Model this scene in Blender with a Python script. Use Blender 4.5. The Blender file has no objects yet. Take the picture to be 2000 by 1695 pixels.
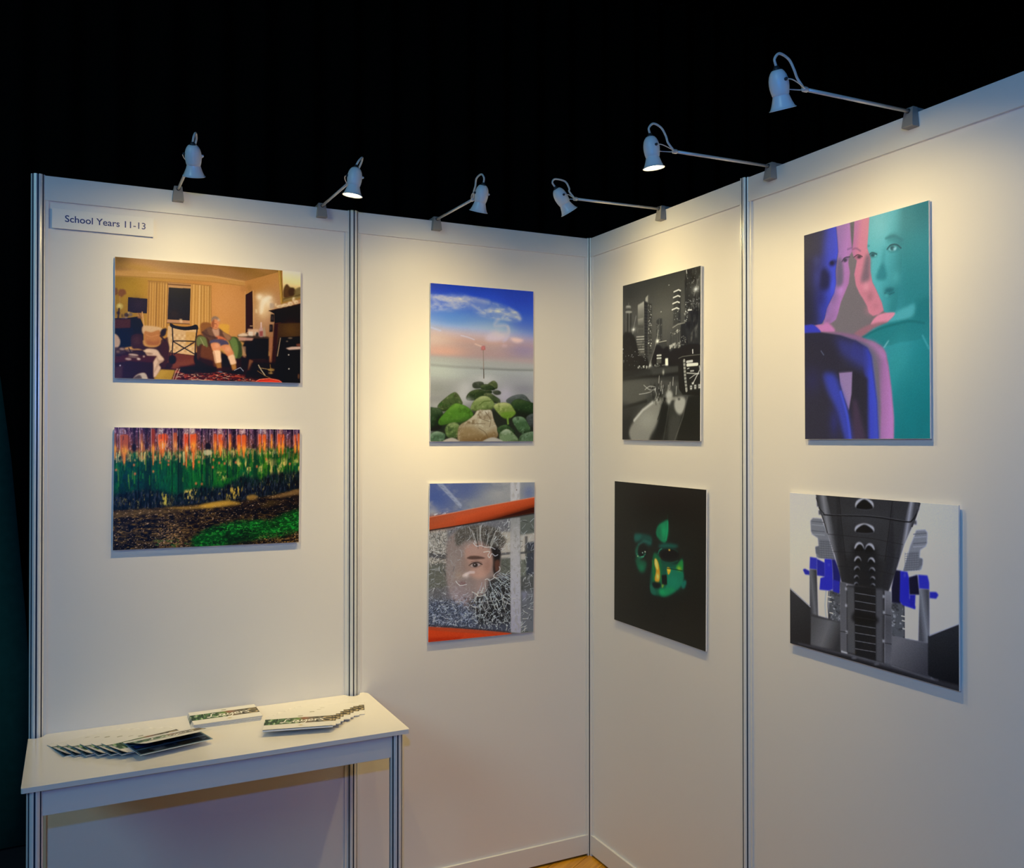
import bpy, bmesh, math, random
import numpy as np
from mathutils import Vector, Matrix

# ------------------------------------------------------------------ camera
SC = bpy.context.scene
COL = SC.collection
PW, PH = 2000.0, 1695.0
FPX, CAM = 1791.134, Vector((-1.8824, -3.2666, 1.7003))
YAW, PITCH, ROLL = 0.48430, 0.0080, -0.0005
cam_d = bpy.data.cameras.new('camera')
cam = bpy.data.objects.new('camera', cam_d)
COL.objects.link(cam)
cam_d.sensor_width = 36.0
cam_d.lens = FPX / PW * 36.0
cam_d.shift_x = -84.365 / PW
cam_d.shift_y = -6.079 / PW
cam_d.clip_start = 0.05
fwd = Vector((math.sin(YAW) * math.cos(PITCH), math.cos(YAW) * math.cos(PITCH), math.sin(PITCH)))
rgt = Vector((math.cos(YAW), -math.sin(YAW), 0.0))
upv = rgt.cross(fwd)
r2 = rgt * math.cos(ROLL) + upv * math.sin(ROLL)
u2 = upv * math.cos(ROLL) - rgt * math.sin(ROLL)
cam.matrix_world = Matrix(((r2.x, u2.x, -fwd.x, CAM.x), (r2.y, u2.y, -fwd.y, CAM.y),
                           (r2.z, u2.z, -fwd.z, CAM.z), (0, 0, 0, 1)))
SC.camera = cam

# ------------------------------------------------------------------ world, hall light, exposure
wd = bpy.data.worlds.new('hall_air')
SC.world = wd
wd.use_nodes = True
wd.node_tree.nodes['Background'].inputs[0].default_value = (0.30, 0.42, 0.7, 1)
wd.node_tree.nodes['Background'].inputs[1].default_value = 0.0
SC.view_settings.view_transform = 'Standard'
SC.view_settings.look = 'None'
SC.view_settings.exposure = 0.0
SC.view_settings.gamma = 1.0
SC.view_settings.use_curve_mapping = False

SPOT_W = 40.0                    # watts of a clip-on picture lamp
SPOT_COL = (1.0, 0.74, 0.30)
FLASH_W = 19.0                   # the photographer's flash head, just above the camera
FLASH_COL = (0.03, 0.27, 1.0)
FLASH_POS = Vector((-1.96, -3.42, 2.03))
FILL_W = 72.0                    # unseen cool fill, added to stand in for the hall's ambient light
FILL_COL = (0.50, 0.92, 1.0)


def area_light(name, loc, aim, size, watts, col):
    d = bpy.data.lights.new(name, 'AREA')
    d.shape = 'DISK'
    d.size = size
    d.energy = watts
    d.color = col
    o = bpy.data.objects.new(name, d)
    o.location = loc
    o.rotation_euler = (Vector(aim) - Vector(loc)).to_track_quat('-Z', 'Y').to_euler()
    COL.objects.link(o)
    return o


area_light('camera_flash', FLASH_POS, (-0.9, 0, 1.5), 0.05, FLASH_W, FLASH_COL)
area_light('hall_fill', (-6.2, -4.6, 4.4), (-0.8, -0.8, 1.2), 2.4, FILL_W, FILL_COL)


# ------------------------------------------------------------------ materials
def mat(name, col, rough=0.5, metal=0.0, spec=0.5, noise=None, bump=0.0, emit=None, coat=0.0):
    m = bpy.data.materials.new(name)
    m.use_nodes = True
    nt = m.node_tree
    b = nt.nodes['Principled BSDF']
    b.inputs['Base Color'].default_value = (*col, 1)
    b.inputs['Roughness'].default_value = rough
    b.inputs['Metallic'].default_value = metal
    b.inputs['Specular IOR Level'].default_value = spec
    b.inputs['Coat Weight'].default_value = coat
    if emit:
        b.inputs['Emission Color'].default_value = (*emit[0], 1)
        b.inputs['Emission Strength'].default_value = emit[1]
    if noise:
        scale, amt = noise
        tc = nt.nodes.new('ShaderNodeTexCoord')
        nz = nt.nodes.new('ShaderNodeTexNoise')
        nz.inputs['Scale'].default_value = scale
        nz.inputs['Detail'].default_value = 4
        nt.links.new(tc.outputs['Object'], nz.inputs['Vector'])
        mx = nt.nodes.new('ShaderNodeMix')
        mx.data_type = 'RGBA'
        mx.inputs['A'].default_value = (*[c * (1 - amt) for c in col], 1)
        mx.inputs['B'].default_value = (*[min(1, c * (1 + amt)) for c in col], 1)
        nt.links.new(nz.outputs['Fac'], mx.inputs['Factor'])
        nt.links.new(mx.outputs['Result'], b.inputs['Base Color'])
        if bump:
            bp = nt.nodes.new('ShaderNodeBump')
            bp.inputs['Strength'].default_value = bump
            bp.inputs['Distance'].default_value = 0.001
            nt.links.new(nz.outputs['Fac'], bp.inputs['Height'])
            nt.links.new(bp.outputs['Normal'], b.inputs['Normal'])
    return m


def ink_mat(name, rough=0.4, spec=0.5):
    """Printed ink: the picture's own colours are stored per point of the print."""
    m = bpy.data.materials.new(name)
    m.use_nodes = True
    nt = m.node_tree
    b = nt.nodes['Principled BSDF']
    a = nt.nodes.new('ShaderNodeAttribute')
    a.attribute_name = 'ink'
    nt.links.new(a.outputs['Color'], b.inputs['Base Color'])
    b.inputs['Roughness'].default_value = rough
    b.inputs['Specular IOR Level'].default_value = spec
    return m


M_PANEL = mat('panel_laminate', (0.80, 0.785, 0.77), 0.5, noise=(600, 0.015), bump=0.02)
M_RAIL = mat('rail_white_coat', (0.76, 0.765, 0.76), 0.33, noise=(300, 0.01))
M_POST = mat('post_anodised', (0.78, 0.80, 0.80), 0.28, metal=0.05, noise=(200, 0.02))
M_SLOT = mat('slot_dark', (0.10, 0.12, 0.13), 0.6)
M_TABLE = mat('table_laminate', (0.80, 0.785, 0.76), 0.16, noise=(400, 0.01))
M_APRON = mat('apron_coat', (0.74, 0.75, 0.76), 0.35, noise=(300, 0.01))
M_BOARD = mat('foam_board', (0.86, 0.86, 0.85), 0.6, noise=(500, 0.02))
M_LAMP = mat('lamp_grey_coat', (0.80, 0.84, 0.86), 0.38, metal=0.0, noise=(300, 0.02))
M_SHADE = mat('shade_satin', (0.86, 0.88, 0.90), 0.3, metal=0.0, noise=(300, 0.02))
M_ARM = mat('arm_tube', (0.70, 0.69, 0.67), 0.35, metal=0.3, noise=(300, 0.02))
M_CLAMP = mat('clamp_plastic', (0.27, 0.265, 0.26), 0.5, noise=(300, 0.03))
M_CABLE = mat('cable_grey', (0.66, 0.65, 0.62), 0.45, noise=(300, 0.02))
M_GLAND = mat('gland_black', (0.02, 0.025, 0.03), 0.5, noise=(300, 0.05))
M_BULB = mat('bulb_lit', (1, 0.9, 0.7), 0.3, emit=((1.0, 0.80, 0.45), 40.0))
M_BLACK = mat('black_drape', (0.006, 0.0065, 0.007), 0.95, spec=0.05, noise=(30, 0.2))
M_TEAL = mat('dark_teal_drape', (0.025, 0.10, 0.075), 0.95, spec=0.05, noise=(30, 0.25))
M_NAVY = mat('navy_letter', (0.010, 0.035, 0.20), 0.5, noise=(300, 0.02))
M_PAPER = mat('paper_white', (0.84, 0.83, 0.82), 0.45, noise=(300, 0.015))
M_FOLD = mat('paper_shadow_pages', (0.55, 0.56, 0.62), 0.5, noise=(800, 0.1))  # white paper darkened, shade under the covers put into the colour
M_INK = ink_mat('print_ink', 0.36, 0.3)
M_COVER = ink_mat('cover_ink', 0.5, 0.2)


# ------------------------------------------------------------------ helpers
def tag(o, label, cat=None, group=None, kind=None):
    if label:
        o['label'] = label
    if cat:
        o['category'] = cat
    if group:
        o['group'] = group
    if kind:
        o['kind'] = kind
    return o


def empty(name, loc=(0, 0, 0), rz=0.0):
    o = bpy.data.objects.new(name, None)
    o.empty_display_size = 0.1
    o.location = loc
    o.rotation_euler = (0, 0, rz)
    COL.objects.link(o)
    return o


def link(name, me, m, parent=None, smooth=False):
    if not me.materials:
        me.materials.append(m)
    if smooth:
        me.polygons.foreach_set('use_smooth', [True] * len(me.polygons))
    o = bpy.data.objects.new(name, me)
    COL.objects.link(o)
    o.parent = parent
    return o


def mesh_bm(bm, name):
    bmesh.ops.recalc_face_normals(bm, faces=bm.faces)
    me = bpy.data.meshes.new(name)
    bm.to_mesh(me)
    bm.free()
    return me


def box_bm(bm, a, b):
    (x0, y0, z0), (x1, y1, z1) = a, b
    v = [bm.verts.new(p) for p in ((x0, y0, z0), (x1, y0, z0), (x1, y1, z0), (x0, y1, z0),
                                   (x0, y0, z1), (x1, y0, z1), (x1, y1, z1), (x0, y1, z1))]
    for f in ((0, 3, 2, 1), (4, 5, 6, 7), (0, 1, 5, 4), (1, 2, 6, 5), (2, 3, 7, 6), (3, 0, 4, 7)):
        bm.faces.new([v[i] for i in f])
    return v


def box(name, a, b, m, parent=None, bev=0.0):
    bm = bmesh.new()
    box_bm(bm, a, b)
    if bev:
        bmesh.ops.bevel(bm, geom=list(bm.edges), offset=bev, segments=2, affect='EDGES', profile=0.6)
    return link(name, mesh_bm(bm, name), m, parent)


def prism(name, outline, z0, z1, m, parent=None, bev=0.0):
    bm = bmesh.new()
    lo = [bm.verts.new((x, y, z0)) for x, y in outline]
    hi = [bm.verts.new((x, y, z1)) for x, y in outline]
    n = len(outline)
    bm.faces.new(lo[::-1])
    top = bm.faces.new(hi)
    for i in range(n):
        bm.faces.new((lo[i], lo[(i + 1) % n], hi[(i + 1) % n], hi[i]))
    if bev:
        bmesh.ops.bevel(bm, geom=list(top.edges), offset=bev, segments=2, affect='EDGES')
    return link(name, mesh_bm(bm, name), m, parent)


def frame_for(d):
    d = d.normalized()
    a = Vector((0, 0, 1)) if abs(d.z) < 0.9 else Vector((1, 0, 0))
    x = d.cross(a).normalized()
    return x, d.cross(x).normalized()


def tube(name, pts, rad, m, parent=None, seg=10, ends=True):
    pts = [Vector(p) for p in pts]
    rads = rad if isinstance(rad, (list, tuple)) else [rad] * len(pts)
    bm = bmesh.new()
    rings = []
    x = None
    for i, p in enumerate(pts):
        d = (pts[min(i + 1, len(pts) - 1)] - pts[max(i - 1, 0)]).normalized()
        if x is None:
            x, y = frame_for(d)
        else:
            x = (x - d * x.dot(d)).normalized()
            y = d.cross(x)
        rings.append([bm.verts.new(p + (x * math.cos(t) + y * math.sin(t)) * rads[i])
                      for t in [2 * math.pi * k / seg for k in range(seg)]])
    for a, b in zip(rings, rings[1:]):
        for k in range(seg):
            bm.faces.new((a[k], a[(k + 1) % seg], b[(k + 1) % seg], b[k]))
    if ends:
        bm.faces.new(rings[0][::-1])
        bm.faces.new(rings[-1])
    return link(name, mesh_bm(bm, name), m, parent, True)


def lathe(name, prof, org, axis, m, parent=None, seg=28):
    """prof: (radius, distance along axis) pairs."""
    bm = bmesh.new()
    axis = Vector(axis).normalized()
    x, y = frame_for(axis)
    org = Vector(org)
    rings = []
    for r, h in prof:
        c = org + axis * h
        if r < 1e-6:
            rings.append([bm.verts.new(c)])
        else:
            rings.append([bm.verts.new(c + (x * math.cos(t) + y * math.sin(t)) * r)
                          for t in [2 * math.pi * k / seg for k in range(seg)]])
    for a, b in zip(rings, rings[1:]):
        for k in range(seg):
            k2 = (k + 1) % seg
            if len(a) == 1 and len(b) == 1:
                continue
            if len(a) == 1:
                bm.faces.new((a[0], b[k], b[k2]))
            elif len(b) == 1:
                bm.faces.new((a[k], b[0], a[k2]))
            else:
                bm.faces.new((a[k], b[k], b[k2], a[k2]))
    return link(name, mesh_bm(bm, name), m, parent, True)


def spline(pts, n=8):
    """Catmull-Rom through 3D points."""
    P = [Vector(p) for p in pts]
    P = [2 * P[0] - P[1]] + P + [2 * P[-1] - P[-2]]
    out = []
    for i in range(1, len(P) - 2):
        for k in range(n):
            t = k / n
            out.append(0.5 * ((2 * P[i]) + (P[i + 1] - P[i - 1]) * t + (2 * P[i - 1] - 5 * P[i] + 4 * P[i + 1] - P[i + 2]) * t * t
                              + (3 * P[i] - P[i - 1] - 3 * P[i + 1] + P[i + 2]) * t ** 3))
    out.append(P[-2])
    return out


# ------------------------------------------------------------------ the booth walls
H_RAIL = 2.5177
Z_HEAD = 2.4415
Z_BASE = 0.085


def post_profile(r=0.0198):
    """Octagonal extrusion with a slot in each of its eight faces."""
    out = []
    w, d = 0.0023, 0.007
    half = r * math.tan(math.pi / 8)
    for k in range(8):
        a = k * math.pi / 4
        n = Vector((math.cos(a), math.sin(a)))
        t = Vector((-math.sin(a), math.cos(a)))
        c = 0.0022
        for s, rr in ((-half + c, r), (-w, r), (-w, r - d), (w, r - d), (w, r), (half - c, r)):
            p = n * rr + t * s
            out.append((p.x, p.y))
    return out


def post_mesh(h, name='post'):
    bm = bmesh.new()
    pr = post_profile()
    lo = [bm.verts.new((x, y, 0)) for x, y in pr]
    hi = [bm.verts.new((x, y, h)) for x, y in pr]
    n = len(pr)
    for i in range(n):
        f = bm.faces.new((lo[i], lo[(i + 1) % n], hi[(i + 1) % n], hi[i]))
        if i % 6 in (1, 2, 3):
            f.material_index = 1
    bm.faces.new(lo[::-1])
    bm.faces.new(hi)
    me = bpy.data.meshes.new(name)
    bm.to_mesh(me)
    bm.free()
    me.materials.append(M_POST)
    me.materials.append(M_SLOT)
    return me


POST_ME = post_mesh(H_RAIL + 0.002)


def add_post(parent, x, y, me=None):
    o = bpy.data.objects.new('post', me or POST_ME)
    COL.objects.link(o)
    o.parent = parent
    o.location = (x, y, 0)
    return o


# left wall: local x = -world x ; its face looks to -Y
WL = empty('wall_left')
tag(WL, 'white shell scheme wall with the living room and seaside prints, ending at a free post', 'wall', kind='structure')
WR = empty('wall_right')
tag(WR, 'white shell scheme wall running right from the inner corner, with the city and portrait prints', 'wall', kind='structure')


def panels(t, n, to_world):
    def bx(name, a, b, m, bev=0.0):
        p, q = to_world(*a), to_world(*b)
        lo = tuple(min(u, v) for u, v in zip(p, q))
        hi = tuple(max(u, v) for u, v in zip(p, q))
        return box(name, lo, hi, m, t, bev)
    for i in range(n):
        a, b = 0.99 * i + 0.0185, 0.99 * (i + 1) - 0.0185
        bx('panel', (a + 0.004, -0.002, Z_BASE - 0.01), (b - 0.004, 0.002, Z_HEAD + 0.01), M_PANEL)
        bx('header_rail', (a, -0.011, Z_HEAD), (b, 0.011, H_RAIL), M_RAIL, 0.0012)
        bx('base_rail', (a, -0.011, 0.009), (b, 0.011, Z_BASE), M_RAIL, 0.0012)
        bx('edge_strip', (a, -0.007, Z_BASE), (a + 0.0095, 0.007, Z_HEAD), M_RAIL)
        bx('edge_strip', (b - 0.0095, -0.007, Z_BASE), (b, 0.007, Z_HEAD), M_RAIL)


panels(WL, 2, lambda s, d, z: (-s, d, z))
panels(WR, 3, lambda s, d, z: (d, -s, z))
add_post(WL, 0, 0)
add_post(WL, -0.99, 0)
add_post(WL, -1.98, 0)
for k in (1, 2, 3):
    add_post(WR, 0, -0.99 * k)

# ------------------------------------------------------------------ floor of laid wooden planks
FL = empty('floor')
tag(FL, 'golden oak strip floor showing at the foot of the booth corner', 'floor', kind='structure')


def plank_mat():
    m = bpy.data.materials.new('oak_plank')
    m.use_nodes = True
    nt = m.node_tree
    b = nt.nodes['Principled BSDF']
    tc = nt.nodes.new('ShaderNodeTexCoord')
    oi = nt.nodes.new('ShaderNodeObjectInfo')
    mp = nt.nodes.new('ShaderNodeMapping')
    mp.inputs['Scale'].default_value = (3.0, 55.0, 8.0)
    nz = nt.nodes.new('ShaderNodeTexNoise')
    nz.inputs['Scale'].default_value = 1.0
    nz.inputs['Detail'].default_value = 6
    ad = nt.nodes.new('ShaderNodeVectorMath')
    ad.operation = 'ADD'
    nt.links.new(tc.outputs['Object'], mp.inputs['Vector'])
    nt.links.new(mp.outputs['Vector'], ad.inputs[0])
    cx = nt.nodes.new('ShaderNodeCombineXYZ')
    mu = nt.nodes.new('ShaderNodeMath')
    mu.operation = 'MULTIPLY'
    mu.inputs[1].default_value = 37.0
    nt.links.new(oi.outputs['Random'], mu.inputs[0])
    nt.links.new(mu.outputs[0], cx.inputs[0])
    nt.links.new(mu.outputs[0], cx.inputs[1])
    nt.links.new(cx.outputs[0], ad.inputs[1])
    nt.links.new(ad.outputs[0], nz.inputs['Vector'])
    cr = nt.nodes.new('ShaderNodeValToRGB')
    cr.color_ramp.elements[0].position = 0.3
    cr.color_ramp.elements[0].color = (0.42, 0.165, 0.012, 1)
    cr.color_ramp.elements[1].position = 0.72
    cr.color_ramp.elements[1].color = (0.78, 0.39, 0.03, 1)
    nt.links.new(nz.outputs['Fac'], cr.inputs['Fac'])
    hs = nt.nodes.new('ShaderNodeHueSaturation')
    mr = nt.nodes.new('ShaderNodeMapRange')
    mr.inputs['To Min'].default_value = 0.75
    mr.inputs['To Max'].default_value = 1.15
    nt.links.new(oi.outputs['Random'], mr.inputs['Value'])
    nt.links.new(mr.outputs[0], hs.inputs['Value'])
    nt.links.new(cr.outputs['Color'], hs.inputs['Color'])
    nt.links.new(hs.outputs['Color'], b.inputs['Base Color'])
    b.inputs['Roughness'].default_value = 0.3
    return m


M_OAK = plank_mat()
bm = bmesh.new()
box_bm(bm, (-0.598, -0.0435, -0.014), (0.598, 0.0435, 0.0))
bmesh.ops.bevel(bm, geom=[e for e in bm.edges if all(v.co.z > -0.001 for v in e.verts)], offset=0.0012, segments=1, affect='EDGES')
PLANK = mesh_bm(bm, 'plank')
PLANK.materials.append(M_OAK)
random.seed(5)
ang = math.radians(32)
ca, sa = math.cos(ang), math.sin(ang)
for r in range(-40, 34):
    off = random.uniform(-0.6, 0.6)
    for k in range(-6, 5):
        lx, ly = k * 1.198 + off, r * 0.0885
        wx, wy = -1.0 + lx * ca - ly * sa, -1.3 + lx * sa + ly * ca
        if not (-2.5 < wx < 0.8 and -4.4 < wy < 0.75):
            continue
        o = bpy.data.objects.new('plank', PLANK)
        o.location = (wx, wy, 0)
        o.rotation_euler = (0, 0, ang)
        COL.objects.link(o)
        o.parent = FL
box('subfloor', (-9, -11, -0.05), (7, 6, -0.0145), mat('hall_carpet', (0.02, 0.02, 0.024), 0.95, noise=(60, 0.3)), FL)

# ------------------------------------------------------------------ dark hall around the booth


def drape(name, p0, p1, h, m, label, amp=0.06, pitch=0.34, z0=0.0, seed=1):
    rnd = random.Random(seed)
    p0, p1 = Vector(p0), Vector(p1)
    L = (p1 - p0).length
    d = (p1 - p0) / L
    nrm = Vector((-d.y, d.x, 0))
    n = int(L / pitch * 8)
    ph = [rnd.uniform(-0.8, 0.8) for _ in range(n // 8 + 3)]
    pts = []
    for i in range(n + 1):
        s = L * i / n
        q = s / pitch
        j = int(q)
        pp = ph[j] * (1 - (q - j)) + ph[j + 1] * (q - j)
        pts.append(p0 + d * s + nrm * amp * math.sin(2 * math.pi * q + pp))
    bm = bmesh.new()
    th = 0.012
    rows = []
    for side in (0, 1):
        rows.append([[bm.verts.new((p + nrm * th * side).to_tuple()[:2] + (z,)) for p in pts] for z in (z0, z0 + h)])
    for side in (0, 1):
        a, b = rows[side]
        for i in range(n):
            bm.faces.new((a[i], a[i + 1], b[i + 1], b[i]))
    for e in (0, n):
        bm.faces.new((rows[0][0][e], rows[0][1][e], rows[1][1][e], rows[1][0][e]))
    for z in (0, 1):
        for i in range(n):
            bm.faces.new((rows[0][z][i], rows[0][z][i + 1], rows[1][z][i + 1], rows[1][z][i]))
    o = link(name, mesh_bm(bm, name), m, None, True)
    tag(o, label, 'wall', kind='structure')
    return o


drape('wall_back', (-9, 4.2, 0), (7, 4.2, 0), 6.0, M_BLACK, 'black drape hanging across the dark hall behind the booth')
drape('wall_hall_left', (-9, -11, 0), (-9, 4.2, 0), 6.0, M_BLACK, 'black drape closing the far left of the hall', seed=3)
drape('wall_hall_right', (7, 4.2, 0), (7, -11, 0), 6.0, M_BLACK, 'black drape closing the far right of the hall', seed=4)
drape('wall_hall_front', (7, -11, 0), (-9, -11, 0), 6.0, M_BLACK, 'black drape at the far end of the hall behind the viewer', seed=5)
o = box('ceiling', (-9.2, -11.2, 6.0), (7.2, 4.4, 6.1), M_BLACK)
tag(o, 'unlit black hall ceiling high above the booth', 'ceiling', kind='structure')


def side_curtain():
    """A dark teal curtain gathered to one side behind the free end of the left wall."""
    bm = bmesh.new()
    n = 26
    front, back = [], []
    for i in range(n + 1):
        u = i / n
        for z, xr in ((0.0, -2.0), (0.72, -2.04), (0.96, -2.056), (1.43, -2.095), (1.61, -2.11), (1.96, -2.152)):
            x = -4.2 + (xr + 4.2) * u
            y = 1.2 + 0.035 * math.sin(u * 31 + z * 0.6) + 0.015 * math.sin(u * 67)
            front.append(bm.verts.new((x, y, z)))
            back.append(bm.verts.new((x, y + 0.01, z)))
    k = 6
    for i in range(n):
        for j in range(k - 1):
            a = i * k + j
            bm.faces.new((front[a], front[a + k], front[a + k + 1], front[a + 1]))
            bm.faces.new((back[a], back[a + 1], back[a + k + 1], back[a + k]))
    for j in range(k - 1):
        for e in (0, n * k):
            bm.faces.new((front[e + j], front[e + j + 1], back[e + j + 1], back[e + j]))
    for i in range(n):
        for j in (0, k - 1):
            a = i * k + j
            bm.faces.new((front[a], front[a + k], back[a + k], back[a]))
    o = link('side_curtain', mesh_bm(bm, 'side_curtain'), M_TEAL, None, True)
    tag(o, 'dark teal curtain gathered aside behind the free end of the left wall', 'curtain')


side_curtain()

# ------------------------------------------------------------------ a small painter for the printed pictures
def hexc(c):
    return np.array([int(c[i:i + 2], 16) / 255 for i in (0, 2, 4)])


def s2l(a):
    return np.where(a <= 0.04045, a / 12.92, ((np.maximum(a, 0) + 0.055) / 1.055) ** 2.4)


def blur1(m, r, ax):
    r = int(round(r))
    if r < 1:
        return m
    pad = [(0, 0)] * m.ndim
    pad[ax] = (r + 1, r)
    c = np.cumsum(np.pad(m, pad, mode='edge'), axis=ax)
    n = m.shape[ax]
    a = np.take(c, range(2 * r + 1, 2 * r + 1 + n), axis=ax)
    b = np.take(c, range(0, n), axis=ax)
    return (a - b) / (2 * r + 1)


def blur(m, r):
    for _ in range(2):
        m = blur1(blur1(m, r, 0), r, 1)
    return m


def cat(pts, closed=True, n=5):
    P = np.asarray(pts, float)
    N = len(P)
    out = []
    for i in range(N if closed else N - 1):
        if closed:
            a, b, c, d = P[i - 1], P[i], P[(i + 1) % N], P[(i + 2) % N]
        else:
            a, b, c, d = P[max(i - 1, 0)], P[i], P[i + 1], P[min(i + 2, N - 1)]
        for k in range(n):
            t = k / n
            out.append(0.5 * (2 * b + (c - a) * t + (2 * a - 5 * b + 4 * c - d) * t * t + (3 * b - a - 3 * c + d) * t ** 3))
    if not closed:
        out.append(P[-1])
    return np.array(out)


class Canvas:
    """Colours in display values; positions in the pixels of an enlarged view of the print."""

    def __init__(s, quad, size, res, seed=1):
        s.W, s.H = int(round(size[0] / res)), int(round(size[1] / res))
        s.a = np.zeros((s.H, s.W, 3))
        q = np.asarray(quad, float)
        dst = [(0, 0), (s.W, 0), (s.W, s.H), (0, s.H)]
        A, b = [], []
        for (x, y), (u, v) in zip(q, dst):
            A += [[x, y, 1, 0, 0, 0, -u * x, -u * y], [0, 0, 0, x, y, 1, -v * x, -v * y]]
            b += [u, v]
        h = np.linalg.solve(np.array(A), np.array(b))
        s.h = np.append(h, 1).reshape(3, 3)
        area = 0.5 * abs(sum(q[i][0] * q[(i + 1) % 4][1] - q[(i + 1) % 4][0] * q[i][1] for i in range(4)))
        s.k = math.sqrt(s.W * s.H / area)
        s.rng = np.random.RandomState(seed)

    def T(s, pts):
        p = np.asarray(pts, float).reshape(-1, 2)
        q = np.c_[p, np.ones(len(p))] @ s.h.T
        return q[:, :2] / q[:, 2:]

    def mask(s, pts, soft=0.0, smooth=False):
        if smooth:
            pts = cat(pts)
        p = s.T(pts)
        r = soft * s.k
        pad = int(r * 2 + 2)
        x0, x1 = int(max(0, p[:, 0].min() - pad)), int(min(s.W, p[:, 0].max() + pad + 1))
        y0, y1 = int(max(0, p[:, 1].min() - pad)), int(min(s.H, p[:, 1].max() + pad + 1))
        if x1 <= x0 or y1 <= y0:
            return None
        w, hh = x1 - x0, y1 - y0
        SS = 3
        acc = np.zeros((hh, w + 2))
        ax, ay = p[:, 0] - x0, p[:, 1] - y0
        bx, by = np.roll(ax, -1), np.roll(ay, -1)
        for j in range(hh * SS):
            y = (j + 0.5) / SS
            hit = (ay <= y) != (by <= y)
            if not hit.any():
                continue
            xs = np.sort(ax[hit] + (y - ay[hit]) / (by[hit] - ay[hit]) * (bx[hit] - ax[hit]))
            row = acc[j // SS]
            for k in range(0, len(xs) - 1, 2):
                for xx, sg in ((xs[k], 1), (xs[k + 1], -1)):
                    xx = min(max(xx, 0), w)
                    i = int(xx)
                    f = xx - i
                    row[i] += sg * (1 - f)
                    row[i + 1] += sg * f
        m = np.cumsum(acc, axis=1)[:, :w] / SS
        if r >= 0.6:
            m = blur(m, max(1, r * 0.7))
        return (slice(y0, y1), slice(x0, x1)), np.clip(m, 0, 1)

    def put(s, sm, col, a=1.0):
        if sm is None:
            return
        sl, m = sm
        col = hexc(col) if isinstance(col, str) else col
        m = (m * a)[..., None]
        s.a[sl] = s.a[sl] * (1 - m) + col * m

    def P(s, pts, col, a=1.0, soft=0.0, smooth=False):
        s.put(s.mask(pts, soft, smooth), col, a)

    def S(s, pts, col, a=1.0, soft=0.0):
        s.P(pts, col, a, soft, True)

    def G(s, pts, stops, p0, p1, a=1.0, soft=0.0, smooth=False):
        """Polygon with a colour ramp from p0 to p1."""
        sm = s.mask(pts, soft, smooth)
        if sm is None:
            return
        (sy, sx), _ = sm
        q0, q1 = s.T([p0, p1])
        d = q1 - q0
        yy, xx = np.mgrid[sy, sx]
        t = np.clip(((xx - q0[0]) * d[0] + (yy - q0[1]) * d[1]) / (d @ d), 0, 1)
        ts = [x[0] for x in stops]
        cs = np.array([hexc(x[1]) for x in stops])
        s.put(sm, np.stack([np.interp(t, ts, cs[:, i]) for i in range(3)], -1), a)

    def L(s, pts, w, col, a=1.0, soft=0.0, smooth=False):
        if smooth:
            pts = cat(pts, False)
        p = s.T(pts)
        r = max(w * s.k / 2, 0.35)
        f = max(soft * s.k, 0.7)
        pad = r + f + 1
        x0, x1 = int(max(0, p[:, 0].min() - pad)), int(min(s.W, p[:, 0].max() + pad + 1))
        y0, y1 = int(max(0, p[:, 1].min() - pad)), int(min(s.H, p[:, 1].max() + pad + 1))
        if x1 <= x0 or y1 <= y0:
            return
        yy, xx = np.mgrid[y0:y1, x0:x1]
        xx = xx + 0.5
        yy = yy + 0.5
        best = np.full(xx.shape, 1e9)
        for (ax, ay), (bx, by) in zip(p, p[1:]):
            dx, dy = bx - ax, by - ay
            t = np.clip(((xx - ax) * dx + (yy - ay) * dy) / (dx * dx + dy * dy + 1e-9), 0, 1)
            best = np.minimum(best, (xx - ax - t * dx) ** 2 + (yy - ay - t * dy) ** 2)
        m = np.clip((r + f / 2 - np.sqrt(best)) / f, 0, 1)
        s.put(((slice(y0, y1), slice(x0, x1)), m), col, a * min(1.0, w * s.k / 0.7))

    def E(s, c, rx, ry, col, a=1.0, soft=0.0, rot=0.0):
        t = np.linspace(0, 2 * math.pi, 25)[:-1]
        ca_, sa_ = math.cos(math.radians(rot)), math.sin(math.radians(rot))
        x, y = rx * np.cos(t), ry * np.sin(t)
        s.P(np.c_[c[0] + x * ca_ - y * sa_, c[1] + x * sa_ + y * ca_], col, a, soft)

    def glow(s, c, r, col, a=1.0, ry=None, rot=0.0):
        """Soft round patch."""
        (cx, cy), (ex, ey), (fx, fy) = s.T([c, (c[0] + r, c[1]), (c[0], c[1] + (ry or r))])
        rx_, ry_ = math.hypot(ex - cx, ey - cy), math.hypot(fx - cx, fy - cy)
        R = 2.4 * max(rx_, ry_)
        x0, x1, y0, y1 = int(max(0, cx - R)), int(min(s.W, cx + R)), int(max(0, cy - R)), int(min(s.H, cy + R))
        if x1 <= x0 or y1 <= y0:
            return
        yy, xx = np.mgrid[y0:y1, x0:x1]
        c_, s_ = math.cos(math.radians(rot)), math.sin(math.radians(rot))
        dx, dy = xx - cx, yy - cy
        u, v = (dx * c_ + dy * s_) / rx_, (-dx * s_ + dy * c_) / ry_
        s.put(((slice(y0, y1), slice(x0, x1)), np.exp(-(u * u + v * v))), col, a)

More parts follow.
